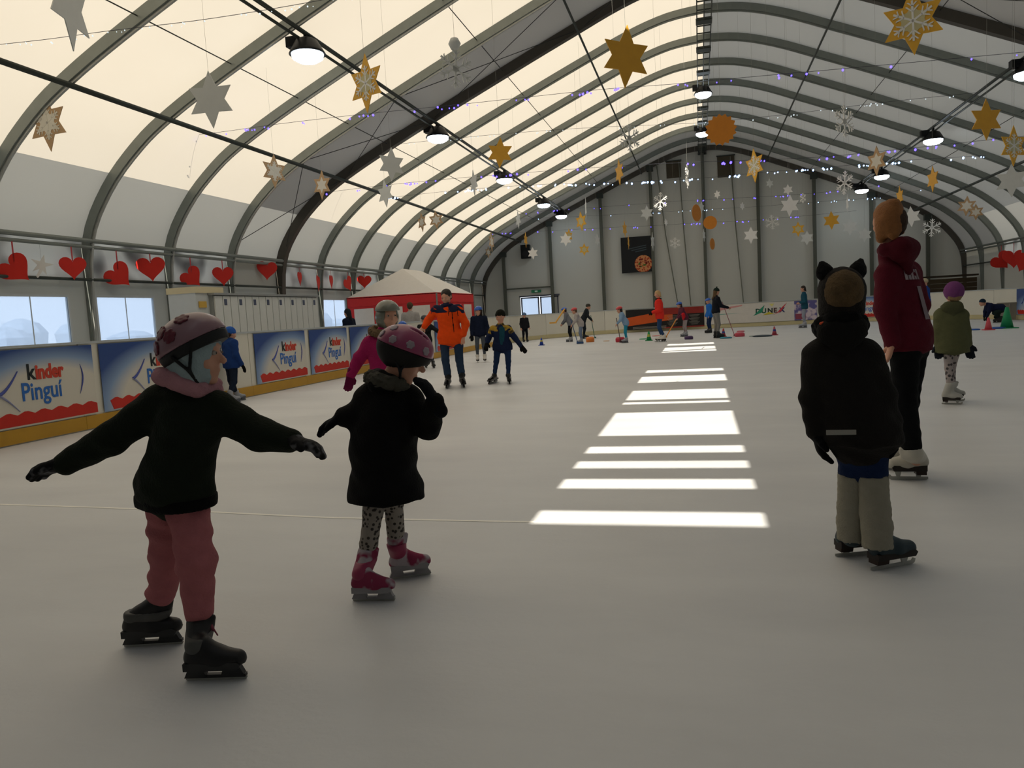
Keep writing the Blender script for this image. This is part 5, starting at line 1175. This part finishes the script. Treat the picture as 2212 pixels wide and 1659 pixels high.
far('child in black suit and blue helmet near the far left door', 1134, 722, 1.25, -60, dict(helmet=(mat('#3f5f86', rough=.4), None), jacket=cloth('#1b1b1f'), trousers=cloth('#14161c'), skates=BSK), None, Y=31.5, vox=.026)
_, J = far('child in silver grey jacket and blue helmet leaning over a yellow stick', 1233, 733, 1.42, 180, dict(helmet=(blueh, None), jacket=cloth('#6d7076'), jl=.06, trousers=cloth('#121419'), skates=GSK, hair=('#3a2c22', 0)), lean, Y=29.5, vox=.024)
stick('yellow hockey stick held out by the silver jacket child', atY(1214, 676, 29.3), atY(1200, 697, 29.2), '#d8a040', .03)
_, J = far('child in pale jacket and red helmet with a long stick near the far barrier', 1256, 741, 1.38, 190, dict(helmet=(redh, None), jacket=cloth('#a59f9c'), jl=.06, trousers=cloth('#6d7a90'), skates=GSK, hair=('#5a4432', 0)), lean, Y=27.4, vox=.024)
stick('dark blue hockey stick of the pale jacket child', J['wl'], tip(1246, 27.2), '#2b4a78')
_, J = far('taller skater in dark clothes behind the two stick children', 1262, 727, 1.55, 10, dict(hat=(cloth('#3c3a34'), 'plain'), jacket=cloth('#20262a'), trousers=cloth('#1c222a'), skates=BSK), lean, Y=32, vox=.026)
stick('green hockey stick leaning out from the dark skater', J['wl'], tip(1283, 31.8), '#1f5c50')
_, J = far('child in light blue jacket and red helmet bending over a red puck', 1353, 738, 1.32, 190, dict(helmet=(redh, None), jacket=cloth('#7f9dbb'), jl=.04, trousers=cloth('#2a88a4'), tr=.85, skates=GSK, hair=('#2c2420', .05)), lean, Y=26.5, vox=.022)
stick('thin dark stick held by the light blue child', J['wl'], tip(1339, 26.4), '#4a3a3c')
far('adult in bright red jacket and jeans with blond hair standing on the ice', 1426, 738, 1.74, 185, dict(hair=('#b59468', .03), collar=cloth('#1c1814'), jacket=cloth('#d43026'), jr=1.1, jl=.06, trousers=cloth('#2c4468'), tr=.85, skates=WSK, gloves=black_c), dict(al=(.03, -.08, .11), ar=(-.03, -.04, .11), kl=(.04, .01, .28), kr=(-.04, .01, .28), wl=(.08, .12, .58), wr=(-.08, .12, .58)), Y=26.0, vox=.022)
_, J = far('girl in maroon top with blue helmet pushing an orange stick', 1481, 727, 1.38, 200, dict(helmet=(blueh, None), jacket=cloth('#5a2c3c'), jl=.04, trousers=cloth('#9a8f90'), tr=.8, skates=GSK, hair=('#3a2624', .08)), lean, Y=29.5, vox=.024)
stick('orange hockey stick of the girl in maroon', J['wr'], tip(1438, 29.0), '#c8842a', .02)
organic('red_bib', [('c', J['sl'].lerp(J['hl'], .55)+V(-.05, -.12, 0), J['hr']+V(-.02, -.12, 0), .07, .07)], .02, cloth('#c4262e'), _)
far('child in royal blue jacket behind the tall dark-haired skater', 1533, 716, 1.42, 200, dict(helmet=(blueh, None), jacket=cloth('#2464b4'), trousers=cloth('#182c4c'), skates=BSK), None, Y=32, vox=.026)
_, J = far('tall skater with green pompom hat, dark top and pale grey trousers', 1549, 731, 1.72, 20, dict(hat=(cloth('#17251f'), 'pom'), hair=('#5a4428', .18), jacket=cloth('#171a22'), jr=.95, jl=-.02, trousers=cloth('#7c7a76'), tr=.9, skates=BSK), dict(wl=(.1, .2, .62), wr=(-.06, .22, .60), el=(.13, .05, .66), er=(-.13, .05, .64)), Y=27.0, vox=.022)
stick('pink thin stick beside the tall skater', J['wl'], tip(1586, 27.6), '#a0606a', .012)
far('person in long teal coat with brown hair standing by the far barrier', 1738, 708, 1.72, 180, dict(hair=('#2b211c', .05), jacket=cloth('#1d4a5c'), jr=.95, jl=.06, flare=1.1, trousers=cloth('#8a8f9c'), tr=.75, skates=GSK), dict(wl=(.09, .1, .6), wr=(-.09, .1, .6)), Y=33.0, vox=.026)
far('child in royal blue top half hidden behind the burgundy hoodie', 2000, 706, 1.62, 150, dict(hat=(cloth('#a89c80'), 'plain'), jacket=cloth('#20448c'), trousers=cloth('#1c2c4c'), skates=BSK), None, Y=27, vox=.026)
far('person in navy jacket bending low beside the small green cone', 2150, 700, 1.55, 185, dict(hat=(cloth('#1a2c3c'), 'plain'), jacket=cloth('#141c38'), jl=.02, trousers=cloth('#1d2c28'), skates=BSK, gloves=black_c),
    dict(neck=(0, .18, .42), head=(0, .27, .46), sl=(.1, .13, .40), sr=(-.1, .13, .40), el=(.1, .17, .26), er=(-.1, .17, .26), wl=(.06, .2, .14), wr=(-.06, .2, .14), hl=(.05, -.12, .28), hr=(-.05, -.12, .28), kl=(.08, .06, .22), kr=(-.08, -.05, .12), al=(.07, -.06, .1), ar=(-.07, -.2, .1)), Y=29.5, vox=.024)

# ---------------------------------------------------------------- small things on the ice
def cone(px, py, h, c, label, band=None):
    G = gnd(px, py); t = thing('training_cone', G, label, 'cone', 'cones on the ice')
    MB().box(G+V(0, 0, .012), (h*.75, h*.75, .024)).build('cone_base', mat(c, rough=.5), t)
    MB().lathe([(h*.28, .02), (h*.07, h), (h*.05, h)], T(G), 14).build('cone_body', mat(c, rough=.5), t, smooth=True)
    if band: MB().lathe([(h*.20, h*.42), (h*.145, h*.68), (h*.14, h*.68)], T(G+V(0, 0, 0)), 14).build('band', mat(band, rough=.5), t)
cone(1170, 746, .28, '#1d3f9a', 'small blue and yellow cone alone left of the stick children', '#b8a840')
cone(1402, 736, .34, '#1f8a50', 'small green cone with yellow band left of the red jacket adult', '#a8b04a')
cone(1563, 728, .30, '#b83a3c', 'small red cone at the feet of the tall skater', '#2a4a9a')
cone(1673, 724, .30, '#a84a58', 'small pink and blue cone under the lettered banner', '#3a3f8a')
cone(2135, 713, .36, '#c8505a', 'pink cone before the bending person')
cone(2175, 709, .62, '#1f8a58', 'larger green cone at the right')
def puckish(px, py, r, h, c, label, kind='disc'):
    G = gnd(px, py); tag(MB().lathe([(r*.96, .001), (r, h*.3), (r, h*.7), (r*.75, h), (r*.3, h*.8)], T(G), 14).build('marker_disc', mat(c, rough=.5), smooth=True), label, 'marker', 'markers on the ice')
for a in ((1275, 739, .16, .2, '#d07a38', 'orange drum marker beside the pale jacket child'), (1340, 739, .17, .18, '#b02c3c', 'red round marker at the light blue child stick'), (1389, 733, .14, .03, '#3f9a6a', 'flat green disc left of the green cone'), (1418, 726, .18, .03, '#c87a76', 'flat pink disc behind the red jacket adult'),
          (1488, 733, .15, .12, '#46325a', 'dark violet marker below the maroon girl'), (1598, 727, .17, .14, '#c0485a', 'pink round marker between two banners'), (1600, 717, .15, .05, '#c8707a', 'flat pink disc farther back between two banners'), (1626, 727, .12, .03, '#7d908a', 'tiny grey green disc'),
          (1647, 727, .32, .05, '#35424c', 'long dark flat disc left of the pink cone'), (2104, 713, .16, .04, '#2a5aa8', 'flat blue disc left of the pink cone'), (2156, 710, .2, .05, '#24509c', 'flat blue disc beside the large green cone'), (1568, 731, .2, .05, '#3a8aa0', 'flat turquoise disc beside the red cone'), (1310, 737, .12, .02, '#c8a070', 'flat tan disc right of the orange drum')):
    puckish(*a)
# small goal frame at the right
P0 = atY(2153, 696, 31.0); t = thing('small_goal', (P0.x, 31.0, 0), 'small beige goal frame by the barrier behind the bending person', 'goal'); gm = mat('#8e8778', rough=.6)
for dx in (0, .75, 1.5): MB().tube([(P0.x+dx*.55, 31.0, 0), (P0.x+dx*.55, 31.0, .62)], .03, 8).build('goal_post', gm, t)
MB().tube([(P0.x, 31.0, .62), (P0.x+.83, 31.0, .62)], .03, 8).build('crossbar', gm, t)
MB().box((P0.x+.41, 31.12, .31), (.8, .02, .58)).build('net_panel', mat('#a39c8c', rough=.8), t)

bpy.context.view_layer.update()
